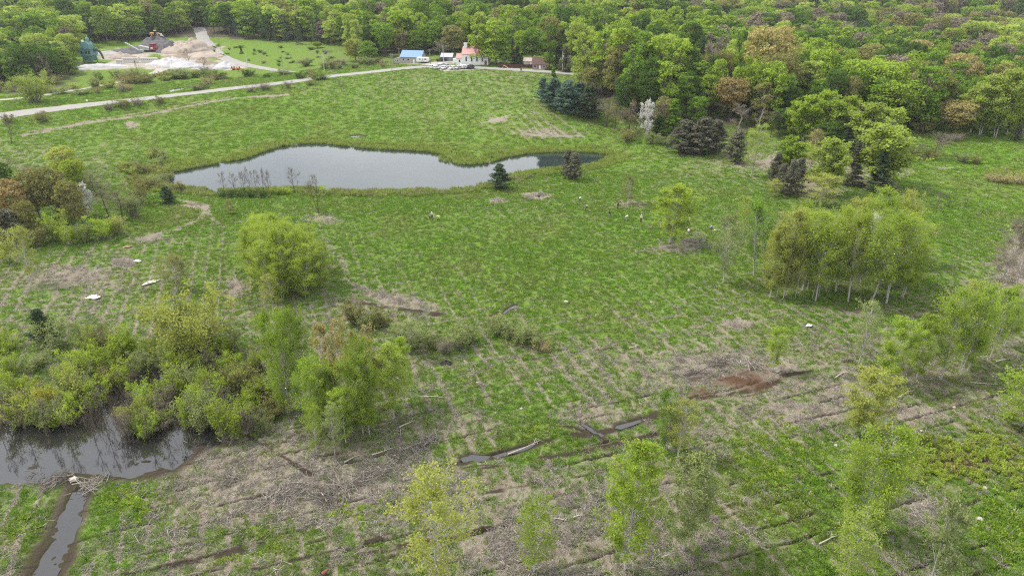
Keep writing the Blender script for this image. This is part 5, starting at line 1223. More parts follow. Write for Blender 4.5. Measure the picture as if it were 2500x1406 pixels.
# ------------------------------------------------------------------ buildings
M_ = lambda n, c, r=.6, v=.08, s=1.5, **k: paint(n, c, r, v, s, **k)
WHITE = M_('white_paint', (.78, .78, .76)); GLASS = M_('dark_glass', (.03, .035, .04), .15, .1, 2, spec=.6); WOODP = M_('weathered_wood', (.26, .22, .18), .85, .2)
def siding(name, col, step=.18):
    m, nt, o = newmat(name); b = N(nt, 'ShaderNodeBsdfPrincipled', Roughness=.7); g = N(nt, 'ShaderNodeTexCoord'); w = N(nt, 'ShaderNodeTexWave', Scale=1 / step / 2.0); w.bands_direction = 'Z'
    nt.links.new(g.outputs['Object'], w.inputs[0]); bp = N(nt, 'ShaderNodeBump', Strength=.6, Distance=.03); nt.links.new(w.outputs['Fac'], bp.inputs['Height']); nt.links.new(bp.outputs[0], b.inputs['Normal'])
    c = mixc(nt, noise(nt, .8, 5), tuple(v * .82 for v in col), tuple(min(1, v * 1.1) for v in col)); nt.links.new(c, b.inputs['Base Color']); nt.links.new(b.outputs[0], o.inputs[0]); return m
def ribbed(name, col, step=.4):
    m, nt, o = newmat(name); b = N(nt, 'ShaderNodeBsdfPrincipled', Roughness=.45); g = N(nt, 'ShaderNodeTexCoord'); w = N(nt, 'ShaderNodeTexWave', Scale=1 / step / 2.0); w.bands_direction = 'X'
    nt.links.new(g.outputs['Object'], w.inputs[0]); bp = N(nt, 'ShaderNodeBump', Strength=.8, Distance=.04); nt.links.new(w.outputs['Fac'], bp.inputs['Height']); nt.links.new(bp.outputs[0], b.inputs['Normal'])
    c = mixc(nt, noise(nt, .5, 5), tuple(v * .8 for v in col), tuple(min(1, v * 1.12) for v in col)); nt.links.new(c, b.inputs['Base Color']); nt.links.new(b.outputs[0], o.inputs[0]); return m
def gable_shell(L, W, h, rise, x0=0):
    """walls with gable ends, ridge along x"""
    a, b = x0 - L / 2, x0 + L / 2; y = W / 2
    V = [(a, -y, -.6), (b, -y, -.6), (b, y, -.6), (a, y, -.6), (a, -y, h), (b, -y, h), (b, y, h), (a, y, h), (a, 0, h + rise), (b, 0, h + rise)]
    return MB().add(V, [(0, 1, 5, 4), (2, 3, 7, 6), (1, 2, 6, 9, 5), (3, 0, 4, 8, 7), (0, 3, 2, 1)])
def gable_roof(L, W, h, rise, x0=0, ov=.4, t=.15):
    s = rise / (W / 2); a, b = x0 - L / 2 - ov, x0 + L / 2 + ov; y = W / 2 + ov; zl = h - ov * s + .03; zr = h + rise + .03
    return MB().add([(a, -y, zl), (b, -y, zl), (b, 0, zr), (a, 0, zr), (a, -y, zl + t), (b, -y, zl + t), (b, 0, zr + t), (a, 0, zr + t), (a, y, zl), (b, y, zl), (a, y, zl + t), (b, y, zl + t)],
        [(0, 3, 2, 1), (4, 5, 6, 7), (0, 1, 5, 4), (3, 8, 9, 2), (7, 6, 11, 10), (8, 10, 11, 9), (0, 4, 7, 3), (3, 7, 10, 8), (1, 2, 6, 5), (2, 9, 11, 6)])
def window(par, c, w, h, face='front', frame=WHITE):
    """frame and pane set proud of a wall; front looks to -y, side looks to +x"""
    f = MB(); d = .06; x, y, z = c
    if face == 'front':
        f.box((x, y - d, z + h / 2 + .05), (w + .2, .08, .1)).box((x, y - d, z - h / 2 - .05), (w + .2, .08, .1)).box((x - w / 2 - .05, y - d, z), (.1, .08, h)).box((x + w / 2 + .05, y - d, z), (.1, .08, h))
        g = MB().box((x, y - .03, z), (w, .04, h))
    else:
        f.box((x + d, y, z + h / 2 + .05), (.08, w + .2, .1)).box((x + d, y, z - h / 2 - .05), (.08, w + .2, .1)).box((x + d, y - w / 2 - .05, z), (.08, .1, h)).box((x + d, y + w / 2 + .05, z), (.08, .1, h))
        g = MB().box((x + .03, y, z), (.04, w, h))
    fo = f.build('window', frame, par); g.build('pane', GLASS, fo)
def door(par, c, w, h, col):
    x, y, z = c; o = MB().box((x, y - .05, z), (w, .08, h)).build('door', col, par); MB().box((x + w * .35, y - .12, z), (.06, .06, .12)).build('handle', GLASS, o)
def house(px, py, rz, L, W, h, rise, wall, roof, name, label, cat='house', group=None):
    x, y, z = hit(px, py); e = empty(name, (x, y, z), rz, label, cat, group); gable_shell(L, W, h, rise).build('wall', wall, e); gable_roof(L, W, h, rise).build('roof', roof, e); return e
# house with the blue roof
e = house(1010, 153.5, math.radians(-14), 12.5, 8.5, 3.6, 3.0, siding('tan_siding', (.36, .33, .29)), ribbed('blue_metal_roof', (.10, .22, .40)), 'blue_roofed_house', 'single-storey beige house with a bright blue metal roof')
for x_ in (-4.4, -1.5, 4.2): window(e, (x_, -4.25, 2.1), 1.1, 1.2)
window(e, (6.25, 0, 4.4), 1.0, 1.1, 'side'); door(e, (1.8, -4.25, 1.1), 1.0, 2.1, WHITE)
o = MB().add([(-10.4, -4.0, -.6), (-6.25, -4.0, -.6), (-6.25, 3.5, -.6), (-10.4, 3.5, -.6), (-10.4, -4.0, 2.3), (-6.26, -4.0, 3.2), (-6.26, 3.5, 3.2), (-10.4, 3.5, 2.3)], [(0, 1, 5, 4), (2, 3, 7, 6), (3, 0, 4, 7), (4, 5, 6, 7)]).build('lean_to', MATS.get('tan_siding') or siding('tan_siding2', (.36, .33, .29)), e)
window(e, (-8.3, -4.0, 1.4), .9, .9)
# camper
x, y, z = hit(1033, 154.5); e = empty('camper_trailer', (x, y, z), math.radians(-6), 'white camper trailer parked at the end of the blue-roofed house', 'camper')
MB().prism([(-3.4, .7), (3.0, .7), (3.5, 1.5), (3.3, 2.6), (2.6, 3.1), (-3.2, 3.1), (-3.6, 2.4), (-3.6, 1.2)], -1.2, 1.2).build('body', WHITE, e, bevel=.08)
MB().box((1.6, -1.23, 2.2), (1.2, .06, .6)).build('window', GLASS, e); MB().box((-1.5, -1.23, 2.2), (.9, .06, .5)).build('window', GLASS, e); MB().box((0, -1.24, 1.7), (.75, .06, 1.7)).build('door', M_('grey_trim', (.45, .45, .45)), e)
MB().box((0, -1.22, 1.05), (6.6, .05, .12)).build('stripe', M_('blue_stripe', (.1, .17, .35)), e)
for s in (-.5, .5): MB().tube((s, -1.25, .4), (s, 1.25, .4), .4, .4, 14).build('wheel', M_('tyre_rubber', (.03, .03, .03), .9), e)
MB().box((4.1, 0, .6), (1.2, .12, .12)).build('drawbar', GLASS, e)
# church
e = house(1164, 156.5, math.radians(-8), 14.5, 9, 5.6, 3.4, siding('white_siding', (.78, .78, .77)), ribbed('faded_red_roof', (.40, .18, .165), .5), 'church', 'white wooden church with a faded red roof and small square belfry behind maples', 'church')
for x_ in (-5, -2, 1, 4): window(e, (x_, -4.5, 3.0), .8, 2.4)
gable_shell(3.6, 6, 3.2, 2.0, -9.1).build('porch_wall', MATS.get('x') or WHITE, e); gable_roof(3.5, 6, 3.2, 2.0, -9.25, .3).build('porch_roof', bpy.data.materials['faded_red_roof'], e)
window(e, (-9.1, -3.0, 1.8), .8, 1.3); o = MB().box((-6.0, 0, 9.3), (1.8, 1.8, 2.8)).build('belfry', WHITE, e); MB().box((-6.0, 0, 10.8), (2.1, 2.1, .18)).build('cap', WHITE, o)
MB().box((7.2, -4.7, 1.1), (.02, .02, .02)); door(e, (5.8, -4.5, 1.2), 1.3, 2.3, M_('brown_door', (.2, .1, .06)))
# little white building left of the church and a van
x, y, z = hit(1118, 154); e = empty('delivery_van', (x, y, z), math.radians(8), 'white van parked at the left end of the church', 'van')
MB().prism([(-2.6, .4), (2.6, .4), (2.6, 1.2), (1.9, 1.45), (1.3, 2.2), (-2.6, 2.3)], -.95, .95).build('body', WHITE, e, bevel=.06); MB().prism([(1.45, 1.45), (1.9, 1.5), (1.4, 2.1), (.9, 2.1), (.9, 1.45)], -.97, .97).build('window', GLASS, e)
for s in (-1.7, 1.7): MB().tube((s, -1.0, .36), (s, 1.0, .36), .36, .36, 14).build('wheel', MATS['tyre_rubber'], e)
x, y, z = hit(1128, 155.5); e = empty('white_fence', (x, y, z), math.radians(-4), 'low white fence running left from the church', 'fence')
MB().box((0, 0, .75), (11, .06, .9)).build('fence_panel', WHITE, e)
for k in range(6): MB().box((-5.4 + k * 2.16, .06, .6), (.12, .12, 1.5)).build('post', WHITE, e)
# grey shed, parked dark pick-up
e = house(1093, 149.5, math.radians(-10), 6.5, 5, 2.6, 1.6, siding('grey_boards', (.24, .25, .26)), ribbed('grey_tin_roof', (.36, .38, .40)), 'shed', 'small grey shed with a tin roof between the house and the church', 'shed')
door(e, (0, -2.5, 1.1), 2.4, 2.2, M_('dark_door', (.12, .12, .13)))
e = house(1292, 161, math.radians(-8), 5.4, 4.6, 2.6, 1.4, siding('cream_siding', (.50, .46, .40)), ribbed('pink_roof', (.36, .26, .235)), 'shed', 'low shed with a pinkish roof behind the dark red fence', 'shed'); door(e, (1.2, -2.3, 1.0), 1.0, 2.0, WHITE)
e = house(1318, 169, math.radians(-6), 7.4, 6, 2.8, 2.8, siding('brown_siding', (.24, .17, .13)), M_('brown_shingles', (.12, .072, .062), .9, .2, 3), 'brown_house', 'brown cottage with a dark red-brown roof and a chimney beside the tall maple')
MB().box((-2.9, .6, 5.4), (.8, .8, 2.8)).build('chimney', M_('chimney_brick', (.36, .25, .2), .9, .2, 4), e)
for x_ in (-2.3, 2.3): window(e, (x_, -3.0, 1.6), 1.2, 1.1)
door(e, (.2, -3.0, 1.1), 1.0, 2.1, WHITE); MB().box((0, -4.1, .2), (5.5, 2.2, .5)).build('porch_deck', WOODP, e)
x, y, z = hit(1266, 167); e = empty('red_fence', (x, y, z), math.radians(-5), 'long dark red board fence between the church maples and the brown cottage', 'fence')
RF = M_('dark_red_boards', (.085, .035, .032), .8, .2, 3)
for k in range(8): MB().box((-9.1 + k * 2.6, 0, 1.0), (2.5, .05, 1.9)).build('fence_panel', RF, e)
for k in range(9): MB().box((-10.4 + k * 2.6, .09, 1.05), (.14, .14, 2.2)).build('post', RF, e)
x, y, z = hit(1235, 167.5); e = empty('playground_slide', (x, y, z), math.radians(-20), 'yellow playground slide on the lawn by the red fence', 'slide'); YEL = M_('yellow_plastic', (.65, .52, .12), .4)
MB().add([(-1.2, -.3, 1.7), (-1.2, .3, 1.7), (1.5, .3, .1), (1.5, -.3, .1), (-1.2, -.3, 1.6), (-1.2, .3, 1.6), (1.5, .3, 0), (1.5, -.3, 0)], [(0, 1, 2, 3), (7, 6, 5, 4), (0, 3, 7, 4), (1, 5, 6, 2), (0, 4, 5, 1), (3, 2, 6, 7)]).build('chute', YEL, e)
f = MB()
for s in (-.28, .28): f.tube((-1.2, s, 1.7), (-1.9, s, 0), .05, .05, 6)
for k in range(4): t = (k + 1) / 5; f.tube((-1.2 - .7 * (1 - t), -.28, 1.7 * t), (-1.2 - .7 * (1 - t), .28, 1.7 * t), .03, .03, 6)
f.build('ladder', M_('grey_trim', (.45, .45, .45)), e)
x, y, z = hit(992, 154); e = empty('covered_boat', (x, y, z), math.radians(10), 'small white boat lying in front of the blue-roofed house', 'boat')
MB().add([(-1.6, -.7, .3), (1.3, -.7, .3), (2.2, 0, .55), (1.3, .7, .3), (-1.6, .7, .3), (-1.5, -.4, 0), (1.2, -.4, 0), (1.2, .4, 0), (-1.5, .4, 0), (0, 0, .8)], [(0, 1, 6, 5), (1, 2, 6), (2, 7, 6), (2, 3, 7), (3, 4, 8, 7), (4, 0, 5, 8), (5, 6, 7, 8), (0, 9, 1), (1, 9, 2), (2, 9, 3), (3, 9, 4), (4, 9, 0)]).build('hull', WHITE, e)
x, y, z = hit(1272, 174); e = empty('rubbish_bin', (x, y, z), 0, 'small dark bin standing on the verge of the road', 'bin'); MB().lathe([(.28, 0), (.36, .95), (.36, 1.0), (0, 1.05)], n=12).build('bin_body', GLASS, e); MB().box((0, 0, 1.1), (.75, .75, .1)).build('lid', GLASS, e)
# poles
def pole(px, py, ty, label, arms=1, white=False, tr=False, mail=False):
    x, y, z = hit(px, py); lo, hi = .5, 20
    for _ in range(20):
        m = (lo + hi) / 2; lo, hi = (m, hi) if project(x, y, z + m)[1] > ty else (lo, m)
    h = lo; mat = M_('pale_pole', (.55, .53, .50), .8) if white else M_('pole_wood', (.30, .27, .23), .9, .2)
    e = empty('utility_pole', (x, y, z - .3), math.radians(12), label, 'utility pole'); MB().tube((0, 0, 0), (0, 0, h + .3), .17, .12, 9).build('pole', mat, e)
    for k in range(arms):
        o = MB().box((0, -.16, h - .3 - k * 1.1), (2.4, .12, .14)).build('crossarm', mat, e)
        for s in (-1.05, -.5, .5, 1.05): MB().tube((s, -.16, h - .23 - k * 1.1), (s, -.16, h - .03 - k * 1.1), .05, .03, 6).build('insulator', M_('insulator_glass', (.55, .55, .5), .3), o)
    if tr: MB().lathe([(.0, 0), (.28, .02), (.28, .8), (.2, .9), (0, .92)], (.42, 0, h - 2.6), 12).build('transformer', M_('grey_trim', (.45, .45, .45)), e)
for a in [(957,176,130,'utility pole with two crossarms at the bend of the long road',2),(959,168,132,'shorter utility pole right behind the two-armed one',1),(976,153,118,'utility pole left of the blue-roofed house',1),(1051,163,120,'utility pole left of the parked white cars',1),
          (1083,157,112,'slim pale pole behind the parked white cars',0,True),(1373,177,126,'white pole with a transformer at the edge of the right-hand woods',0,True,True),(1401,188,168,'short white pole at the corner of the woods',0,True),(693,186,134,'utility pole by the end of the back road',1,False,True),
          (604,162,128,'pale pole beside the back road above the stone yard',0,True),(513,100,75,'utility pole with a crossarm at the top of the back road',1),(538,122,93,'slim pole in the pasture beside the back road',0),(478,122,93,'slim pole behind the tan stone pile',0,False),(1116,153,136,'short thin pole before the church porch',0)]: pole(*a)
x, y, z = hit(215, 258); e = empty('road_sign', (x, y, z), math.radians(10), 'small white road sign on the near verge of the long road', 'sign'); MB().tube((0, 0, 0), (0, 0, 2.2), .04, .04, 6).build('post', MATS['grey_trim'], e); MB().box((0, -.06, 2.3), (.75, .04, .9)).build('sign_plate', WHITE, e)
x, y, z = hit(531, 122); e = empty('marker_post', (x, y, z), 0, 'white marker post in the pasture by the back road', 'post'); MB().box((0, 0, .7), (.25, .25, 1.5)).build('post', WHITE, e); MB().box((0, 0, 1.5), (.35, .35, .15)).build('cap', WHITE, e)

# ------------------------------------------------------------------ cars
def make_car(col, sort):
    ps = {'sedan': [(-2.25,.35),(2.25,.35),(2.28,.75),(1.2,.92),(-1.7,.98),(-2.28,.85)], 'suv': [(-2.2,.4),(2.2,.4),(2.25,.95),(1.15,1.08),(-2.22,1.12)], 'pickup': [(-2.6,.45),(2.5,.45),(2.55,1.0),(1.35,1.12),(-2.62,1.12)]}[sort]
    cs = {'sedan': [(1.25,.9),(.55,1.42),(-.85,1.44),(-1.75,.96)], 'suv': [(1.2,1.05),(.5,1.68),(-1.9,1.70),(-2.2,1.1)], 'pickup': [(1.35,1.1),(.7,1.78),(-.5,1.8),(-.75,1.1)]}[sort]
    body = MB().prism(ps, -.88, .88).mesh('car_body', col, bevel=.06)
    n = len(cs); V = [(a, -.80 if k in (0, 3) else -.66, b) for k, (a, b) in enumerate(cs)] + [(a, .80 if k in (0, 3) else .66, b) for k, (a, b) in enumerate(cs)]
    gl = MB().add(V, [(0, 1, 2, 3), (7, 6, 5, 4), (0, 4, 5, 1), (2, 6, 7, 3), (3, 7, 4, 0), (1, 5, 6, 2)]).mesh('car_glass', GLASS)
    a, b = cs[1], cs[2]; rf_ = MB().box(((a[0] + b[0]) / 2, 0, a[1] - .04), (abs(a[0] - b[0]) + .35, 1.56, .26), 0, .9); 
    for s in (-1, 1):
        for p, q in ((cs[0], cs[1]), (cs[3], cs[2])): rf_.tube((p[0], s * .80, p[1]), (q[0], s * .67, q[1]), .05, .05, 5)
        mx_ = (cs[1][0] + cs[2][0]) / 2; rf_.tube((mx_, s * .83, ps[3][1]), (mx_, s * .68, a[1]), .045, .045, 5)
    return {'body': body, 'window': gl, 'roof': rf_.mesh('car_roof', col), 'wheel': MB().tube((0, -.11, 0), (0, .11, 0), .34, .34, 16).mesh('tyre', MATS['tyre_rubber']), 'rim': MB().tube((0, -.125, 0), (0, .125, 0), .2, .2, 10).mesh('rim', M_('alloy', (.5, .5, .5), .3, .05, 2, metal=.6)),
            'headlight': MB().box((0, 0, 0), (.10, .34, .14)).mesh('lamp', M_('lamp_clear', (.7, .7, .68), .2)), 'taillight': MB().box((0, 0, 0), (.08, .3, .16)).mesh('lamp_red', M_('lamp_red', (.4, .02, .02), .3)), 'len': (ps[1][0], ps[0][0])}
def car(px, py, rz, kit, label, group='white cars parked on the gravel beside the road'):
    x, y, z = hit(px, py); e = empty('parked_car', (x, y, z + .06), rz, label, 'car', group, (1.12, 1.12, 1.12)); link('body', kit['body'], e); link('window', kit['window'], e); link('roof', kit['roof'], e); f, r = kit['len']
    for sx in (f - .85, r + .85):
        for sy in (-.82, .82): w = link('wheel', kit['wheel'], e); w.location = (sx, sy, .34); link('rim', kit['rim'], w)
    for sy in (-.6, .6): o = link('headlight', kit['headlight'], e); o.location = (f + .02, sy, .68); o = link('taillight', kit['taillight'], e); o.location = (r - .03, sy, .75)
CW = M_('car_white', (.80, .80, .80), .25, .02, 1, spec=.5); CS = M_('car_silver', (.50, .51, .53), .3, .03, 1, metal=.3); CK = M_('car_black', (.02, .02, .025), .25, .02, 1, spec=.5)
KW_ = {(c, s): make_car(m, s) for c, m in (('w', CW), ('s', CS), ('k', CK)) for s in ('sedan', 'suv', 'pickup')}
for px, py, a, k, lab in [(1058,167.3,60,('w','suv'),'white car at the left end of the front row on the gravel'),(1067,168.9,62,('w','suv'),'white car second from the left in the front row'),(1078,164.0,70,('w','suv'),'white car behind the third car of the front row'),
  (1084,169.0,75,('w','sedan'),'white car facing the field in the middle of the parked cars'),(1092,164.8,-60,('s','suv'),'silver-grey car in the back row by the pole'),(1107,169.6,40,('w','sedan'),'low white car right of the gap between the parked cars'),
  (1121,169.4,50,('s','sedan'),'silver car right of the low white one'),(1125,165.4,60,('w','sedan'),'white car in the back row right of the gap'),(1134,168.0,55,('w','suv'),'white car second from the right of the parked cars'),(1142,168.2,62,('s','suv'),'pale silver car next to the black one'),
  (1150,168.8,70,('k','pickup'),'black pick-up at the right end of the parked cars')]: car(px, py, math.radians(a), KW_[k], lab)
car(1077, 151.5, math.radians(20), KW_[('k', 'pickup')], 'dark pick-up parked under the grey leafless tree by the shed', 'vehicles by the shed')

# ------------------------------------------------------------------ stone yard
def heap(px, py, rx, ry, h, mat, label, seed, lean=0):
    x, y, z = hit(px, py); V = [(0, 0, h)]; nr, na = 16, 48
    for i in range(1, nr + 1):
        for j in range(na):
            t = j / na * 2 * math.pi; f = i / nr; k = 1 + .28 * (vnoise(np.array([3 + 2 * math.cos(t)]), np.array([3 + 2 * math.sin(t)]), seed)[0] - .5) * 2
            q = f * k; zz = .85 * h * max(0, 1 - f ** 1.3) + (vnoise(np.array([q * rx * math.cos(t) * .5 + 50]), np.array([q * ry * math.sin(t) * .5 + 50]), seed + 1)[0] - .5) * h * .45 * (1 - f * .5) - (1.2 if i == nr else 0)
            V.append((q * rx * math.cos(t) + lean * h * (1 - f), q * ry * math.sin(t), zz))
    F = [(0, 1 + j, 1 + (j + 1) % na) for j in range(na)]
    me = bpy.data.meshes.new('stockpile')
    for i in range(nr - 1):
        for j in range(na): a = 1 + i * na + j; b = 1 + i * na + (j + 1) % na; F.append((a, a + na, b + na, b))
    me.from_pydata(V, [], F); me.materials.append(mat)
    for p in me.polygons: p.use_smooth = True
    o = link('stockpile', me); o.location = (x, y, z); tag(o, label, 'stockpile'); return o
def grit(n, c): return paint(n, c, .95, .22, .8, bump=.8)
G1 = grit('dark_millings', (.115, .11, .115)); G2 = grit('tan_gravel', (.34, .285, .235)); G3 = grit('pale_limestone', (.43, .425, .43)); G4 = grit('grey_stone', (.34, .33, .32)); G5 = grit('brown_soil', (.25, .20, .15))
for a in [(385,118,16,15,9.5,G1,'highest dark stockpile with a loader on its top',1),(415,126,11,9,8,G1,'dark stockpile joined to the right of the highest one',2),(352,124,17,9,4.2,G1,'long low dark stockpile left of the highest one',3),(300,131,15,7,3.6,G1,'low dark heap beside the conveyor',4),
          (265,133,11,6,2.6,G4,'low grey heap behind the asphalt plant',5),(445,124,14,12,6.5,G2,'tan gravel stockpile right of the dark ones',6),(474,124,13,12,8.5,G2,'highest tan gravel stockpile beside the back road',7),(500,138,13,9,3.5,G2,'low tan gravel bank by the back road',8),
          (445,141,12,6,2.6,G5,'low brown stockpile in front of the tan ones',9),(425,158,16,9,5.2,G3,'wide white limestone stockpile at the front of the yard',10),(462,162,13,7,3.4,G3,'white limestone heap behind the bare tree',11),(500,158,12,7,3.4,G5,'brown heap behind the second bare tree',12),
          (552,164,9,6,3.8,G3,'small white cone of stone near the road fork',13),(520,167,9,5,2.4,G4,'low grey heap left of the small white cone',14),(296,141,8,5,4.0,G2,'pale cone of gravel right of the asphalt plant',15),(330,146,12,4,2.2,G5,'low soil bank behind the white block wall',16),
          (240,163,13,5,2.2,G3,'heap of white rubble in front of the asphalt plant',17),(225,170,9,4,1.6,G4,'low grey rubble heap at the lower left of the yard',18),(272,162,9,4,2.0,G3,'white rubble heap right of the first',19)]: heap(*a)
# asphalt plant
TEAL = M_('teal_paint', (.13, .27, .25), .6, .2, 1.0); TEALD = M_('teal_shadowed_steel', (.10, .20, .19), .7, .2, 1)  # second teal is a darker copy with shade put into its colour
x, y, z = hit(222, 152.5); e = empty('asphalt_plant', (x, y, z), math.radians(-12), 'tall teal-green asphalt mixing tower at the left of the stone yard', 'asphalt plant')
for sx in (-3.2, 3.2):
    for sy in (-2.2, 2.2): MB().tube((sx, sy, -.5), (sx * .95, sy, 4.4), .28, .28, 6).build('leg', TEALD, e)
b = MB().box((0, 0, 6.2), (8.6, 5.6, 3.8)).build('lower_housing', TEAL, e, bevel=.1)
for s in (-2.4, .6, 2.8): MB().box((s, -2.84, 6.2), (1.5, .06, 1.8)).build('opening_shade', GLASS, b)  # flat dark panels on the housing stand in for shade inside its openings
MB().box((0, 0, 2.6), (5.6, 4.2, 3.2), 0, 1.2).build('hopper', TEALD, e); MB().box((-.2, 0, 8.25), (10.2, 6.6, .25)).build('platform', TEALD, e)
r_ = MB()
for k in range(9): r_.tube((-5.2 + k * 1.25, -3.2, 8.3), (-5.2 + k * 1.25, -3.2, 9.4), .05, .05, 5)
r_.tube((-5.2, -3.2, 9.4), (4.8, -3.2, 9.4), .05, .05, 5); r_.build('railing', TEAL, e)
MB().prism([(-3.4, 8.4), (3.4, 8.4), (3.2, 10.8), (1.6, 12.4), (-1.4, 12.2), (-3.2, 10.6)], -2.3, 2.3).build('screen_deck', TEAL, e, bevel=.1)
MB().lathe([(1.1, 0), (1.1, 2.2), (.5, 3.0), (0, 3.1)], (1.2, 0, 12.0), 14).build('top_silo', TEAL, e); MB().lathe([(.75, 0), (.75, 2.3), (.0, 2.4)], (-2.1, -.4, 10.9), 12).build('white_tank', WHITE, e)
P = [(3.0 + 2.6 * math.sin(t), 0, 9.2 + 3.6 * math.cos(t)) for t in np.linspace(.2, 2.0, 9)]; MB().path([(float(a), -.5, float(c)) for a, _, c in P], [.22] * 9, 8).build('duct', TEALD, e)
P = [(4.4, 0, 7.2), (6.5, 0, 7.6), (8.0, 0, 6.9), (9.2, 0, 5.0), (9.9, 0, 2.2)]; MB().path(P, [.75, .7, .65, .6, .55], 10).build('chute', M_('dark_steel', (.07, .065, .06), .7, .2), e)
MB().box((-1.2, -3.3, 3.6), (.5, .3, 7.6)).build('ladder', TEALD, e)
# concrete block walls
BLK = M_('white_concrete_block', (.62, .61, .58), .85, .12, 2)
def blocks(px0, px1, py, n, rows, label):
    x0, y0, z0 = hit(px0, py); x1, y1, z1 = hit(px1, py); L = math.hypot(x1 - x0, y1 - y0); e = empty('block_wall', (x0, y0, min(z0, z1)), math.atan2(y1 - y0, x1 - x0), label, 'block wall'); w = L / n
    for k in range(n):
        o = MB().box(((k + .5) * w, 0, rows * .6 - .1), (w - .12, 1.0, rows * 1.2 + .2)).build('block', BLK, e, bevel=.05); MB().box(((k + .5) * w, -.53, rows * .75), (w * .28, .06, .5)).build('recess_shade', GLASS, o)  # dark plate on each face paints the shade of a square hole
blocks(285, 302, 156, 4, 2, 'lower left part of the white concrete block wall'); blocks(301, 339, 153.5, 8, 2.6, 'long white concrete block wall in the middle of the stone yard'); blocks(345, 386, 153.5, 8, 2.6, 'white concrete block wall right of the gap')
# conveyor, crusher, loader, excavator, orange screen
DG = M_('machine_grey', (.42, .42, .40), .6, .15, 1)
x, y, z = hit(328, 129.5); e = empty('conveyor', (x, y, z), math.radians(-18), 'inclined pale grey conveyor left of the red crusher', 'conveyor')
MB().add([(-6, -.5, 6.6), (-6, .5, 6.6), (7, .5, .9), (7, -.5, .9), (-6, -.5, 6.0), (-6, .5, 6.0), (7, .5, .3), (7, -.5, .3)], [(0, 3, 2, 1), (4, 5, 6, 7), (0, 4, 7, 3), (1, 2, 6, 5), (0, 1, 5, 4), (3, 7, 6, 2)]).build('belt_frame', DG, e)
for s in (-3.0, 2.0):
    for t in (-.8, .8): MB().tube((s + .6, t, -.3), (s, t * .6, 5.0 + s * -.42 - .3), .1, .1, 6).build('leg', DG, e)
MB().box((6.6, 0, 1.6), (2.2, 1.8, 1.6), 0, 1.3).build('hopper', DG, e); MB().box((-8.2, -.6, .9), (3.0, 1.6, 1.4)).build('counterweight', WHITE, e)
x, y, z = hit(354, 127.5); e = empty('screening_plant', (x, y, z), math.radians(-10), 'light grey wheeled screening plant beside the conveyor', 'screening plant')
MB().prism([(-4, 1.3), (4.2, 1.3), (4.2, 2.8), (2, 3.4), (-3.5, 4.2)], -1.1, 1.1).build('hopper_body', DG, e, bevel=.06); MB().box((0, 0, .95), (9.4, 1.0, .4)).build('chassis', GLASS, e)
for s in (-3.0, 1.8, 3.0): MB().tube((s, -1.1, .5), (s, 1.1, .5), .5, .5, 14).build('wheel', MATS['tyre_rubber'], e)
RED = M_('machine_red', (.26, .04, .055), .5, .12, 1)
x, y, z = hit(377, 127.5); e = empty('crusher', (x, y, z), math.radians(-12), 'dark red tracked crusher in front of the dark stockpile', 'crusher')
MB().prism([(-2.8, 1.2), (2.6, 1.2), (3.2, 2.4), (1.8, 4.6), (-1.4, 4.8), (-2.4, 3.2)], -1.3, 1.3).build('body', RED, e, bevel=.08); MB().box((.1, 0, 5.1), (3.8, 2.9, .6), 0, 1.15).build('feed_hopper', RED, e)
for s in (-1.2, 1.2): MB().prism([(-2.6, 0), (2.6, 0), (3.1, .5), (2.6, 1.0), (-2.6, 1.0), (-3.1, .5)], s - .3, s + .3).build('track', GLASS, e)
MB().tube((3, 0, 1.5), (6.2, 0, 2.6), .3, .3, 6).build('conveyor_arm', DG, e); MB().box((-.5, -1.34, 2.6), (1.6, .06, .9)).build('panel', WHITE, e)
x, y, z = hit(390, 119); e = empty('excavator', (x, y, z + 1.0), math.radians(-30), 'blue-grey excavator working on the side of the dark stockpile', 'excavator'); BG = M_('machine_bluegrey', (.22, .26, .32), .5, .12, 1)
for s in (-1.1, 1.1): MB().prism([(-2, 0), (2, 0), (2.4, .45), (2, .9), (-2, .9), (-2.4, .45)], s - .3, s + .3).build('track', GLASS, e)
MB().box((-.3, 0, 1.9), (3.4, 2.5, 1.6)).build('body', BG, e, bevel=.08); MB().box((.9, -.7, 3.0), (1.3, 1.0, 1.6)).build('cab', GLASS, e); MB().path([(1.2, .3, 2.2), (3.4, .3, 5.2), (6.2, .3, 4.2)], [.3, .28, .22], 6).build('boom', BG, e); MB().path([(6.2, .3, 4.2), (6.6, .3, 1.6)], [.22, .18], 6).build('arm', BG, e); MB().prism([(6.0, .6), (7.2, .6), (7.0, 1.7), (6.3, 1.7)], -.3, .9).build('bucket', GLASS, e)
ORG = M_('machine_orange', (.58, .27, .08), .5, .1, 1); CRM = M_('machine_cream', (.72, .62, .42), .5, .1, 1)
x, y, z = hit(385, 118); e = empty('wheel_loader', (x, y, z + 7.9), math.radians(10), 'orange and cream wheel loader standing on top of the dark stockpile', 'wheel loader')
MB().prism([(-3.2, 1.1), (-.4, 1.1), (-.4, 2.4), (-3.0, 2.5)], -1.1, 1.1).build('engine_cover', ORG, e, bevel=.08); MB().box((.4, 0, 2.6), (1.6, 1.6, 2.0)).build('cab', GLASS, e); MB().box((.4, 0, 3.7), (1.8, 1.8, .2)).build('cab_roof', CRM, e); MB().box((1.6, 0, 1.4), (2.4, 1.3, .7)).build('front_frame', ORG, e)
for s in (-.7, .7): MB().path([(1.3, s, 2.1), (3.0, s, 1.9), (4.0, s, .9)], [.16, .16, .14], 6).build('lift_arm', CRM, e)
MB().prism([(3.8, .2), (5.2, .2), (5.0, .5), (4.2, .5), (4.1, 1.5), (3.8, 1.6)], -1.5, 1.5).build('bucket', CRM, e)
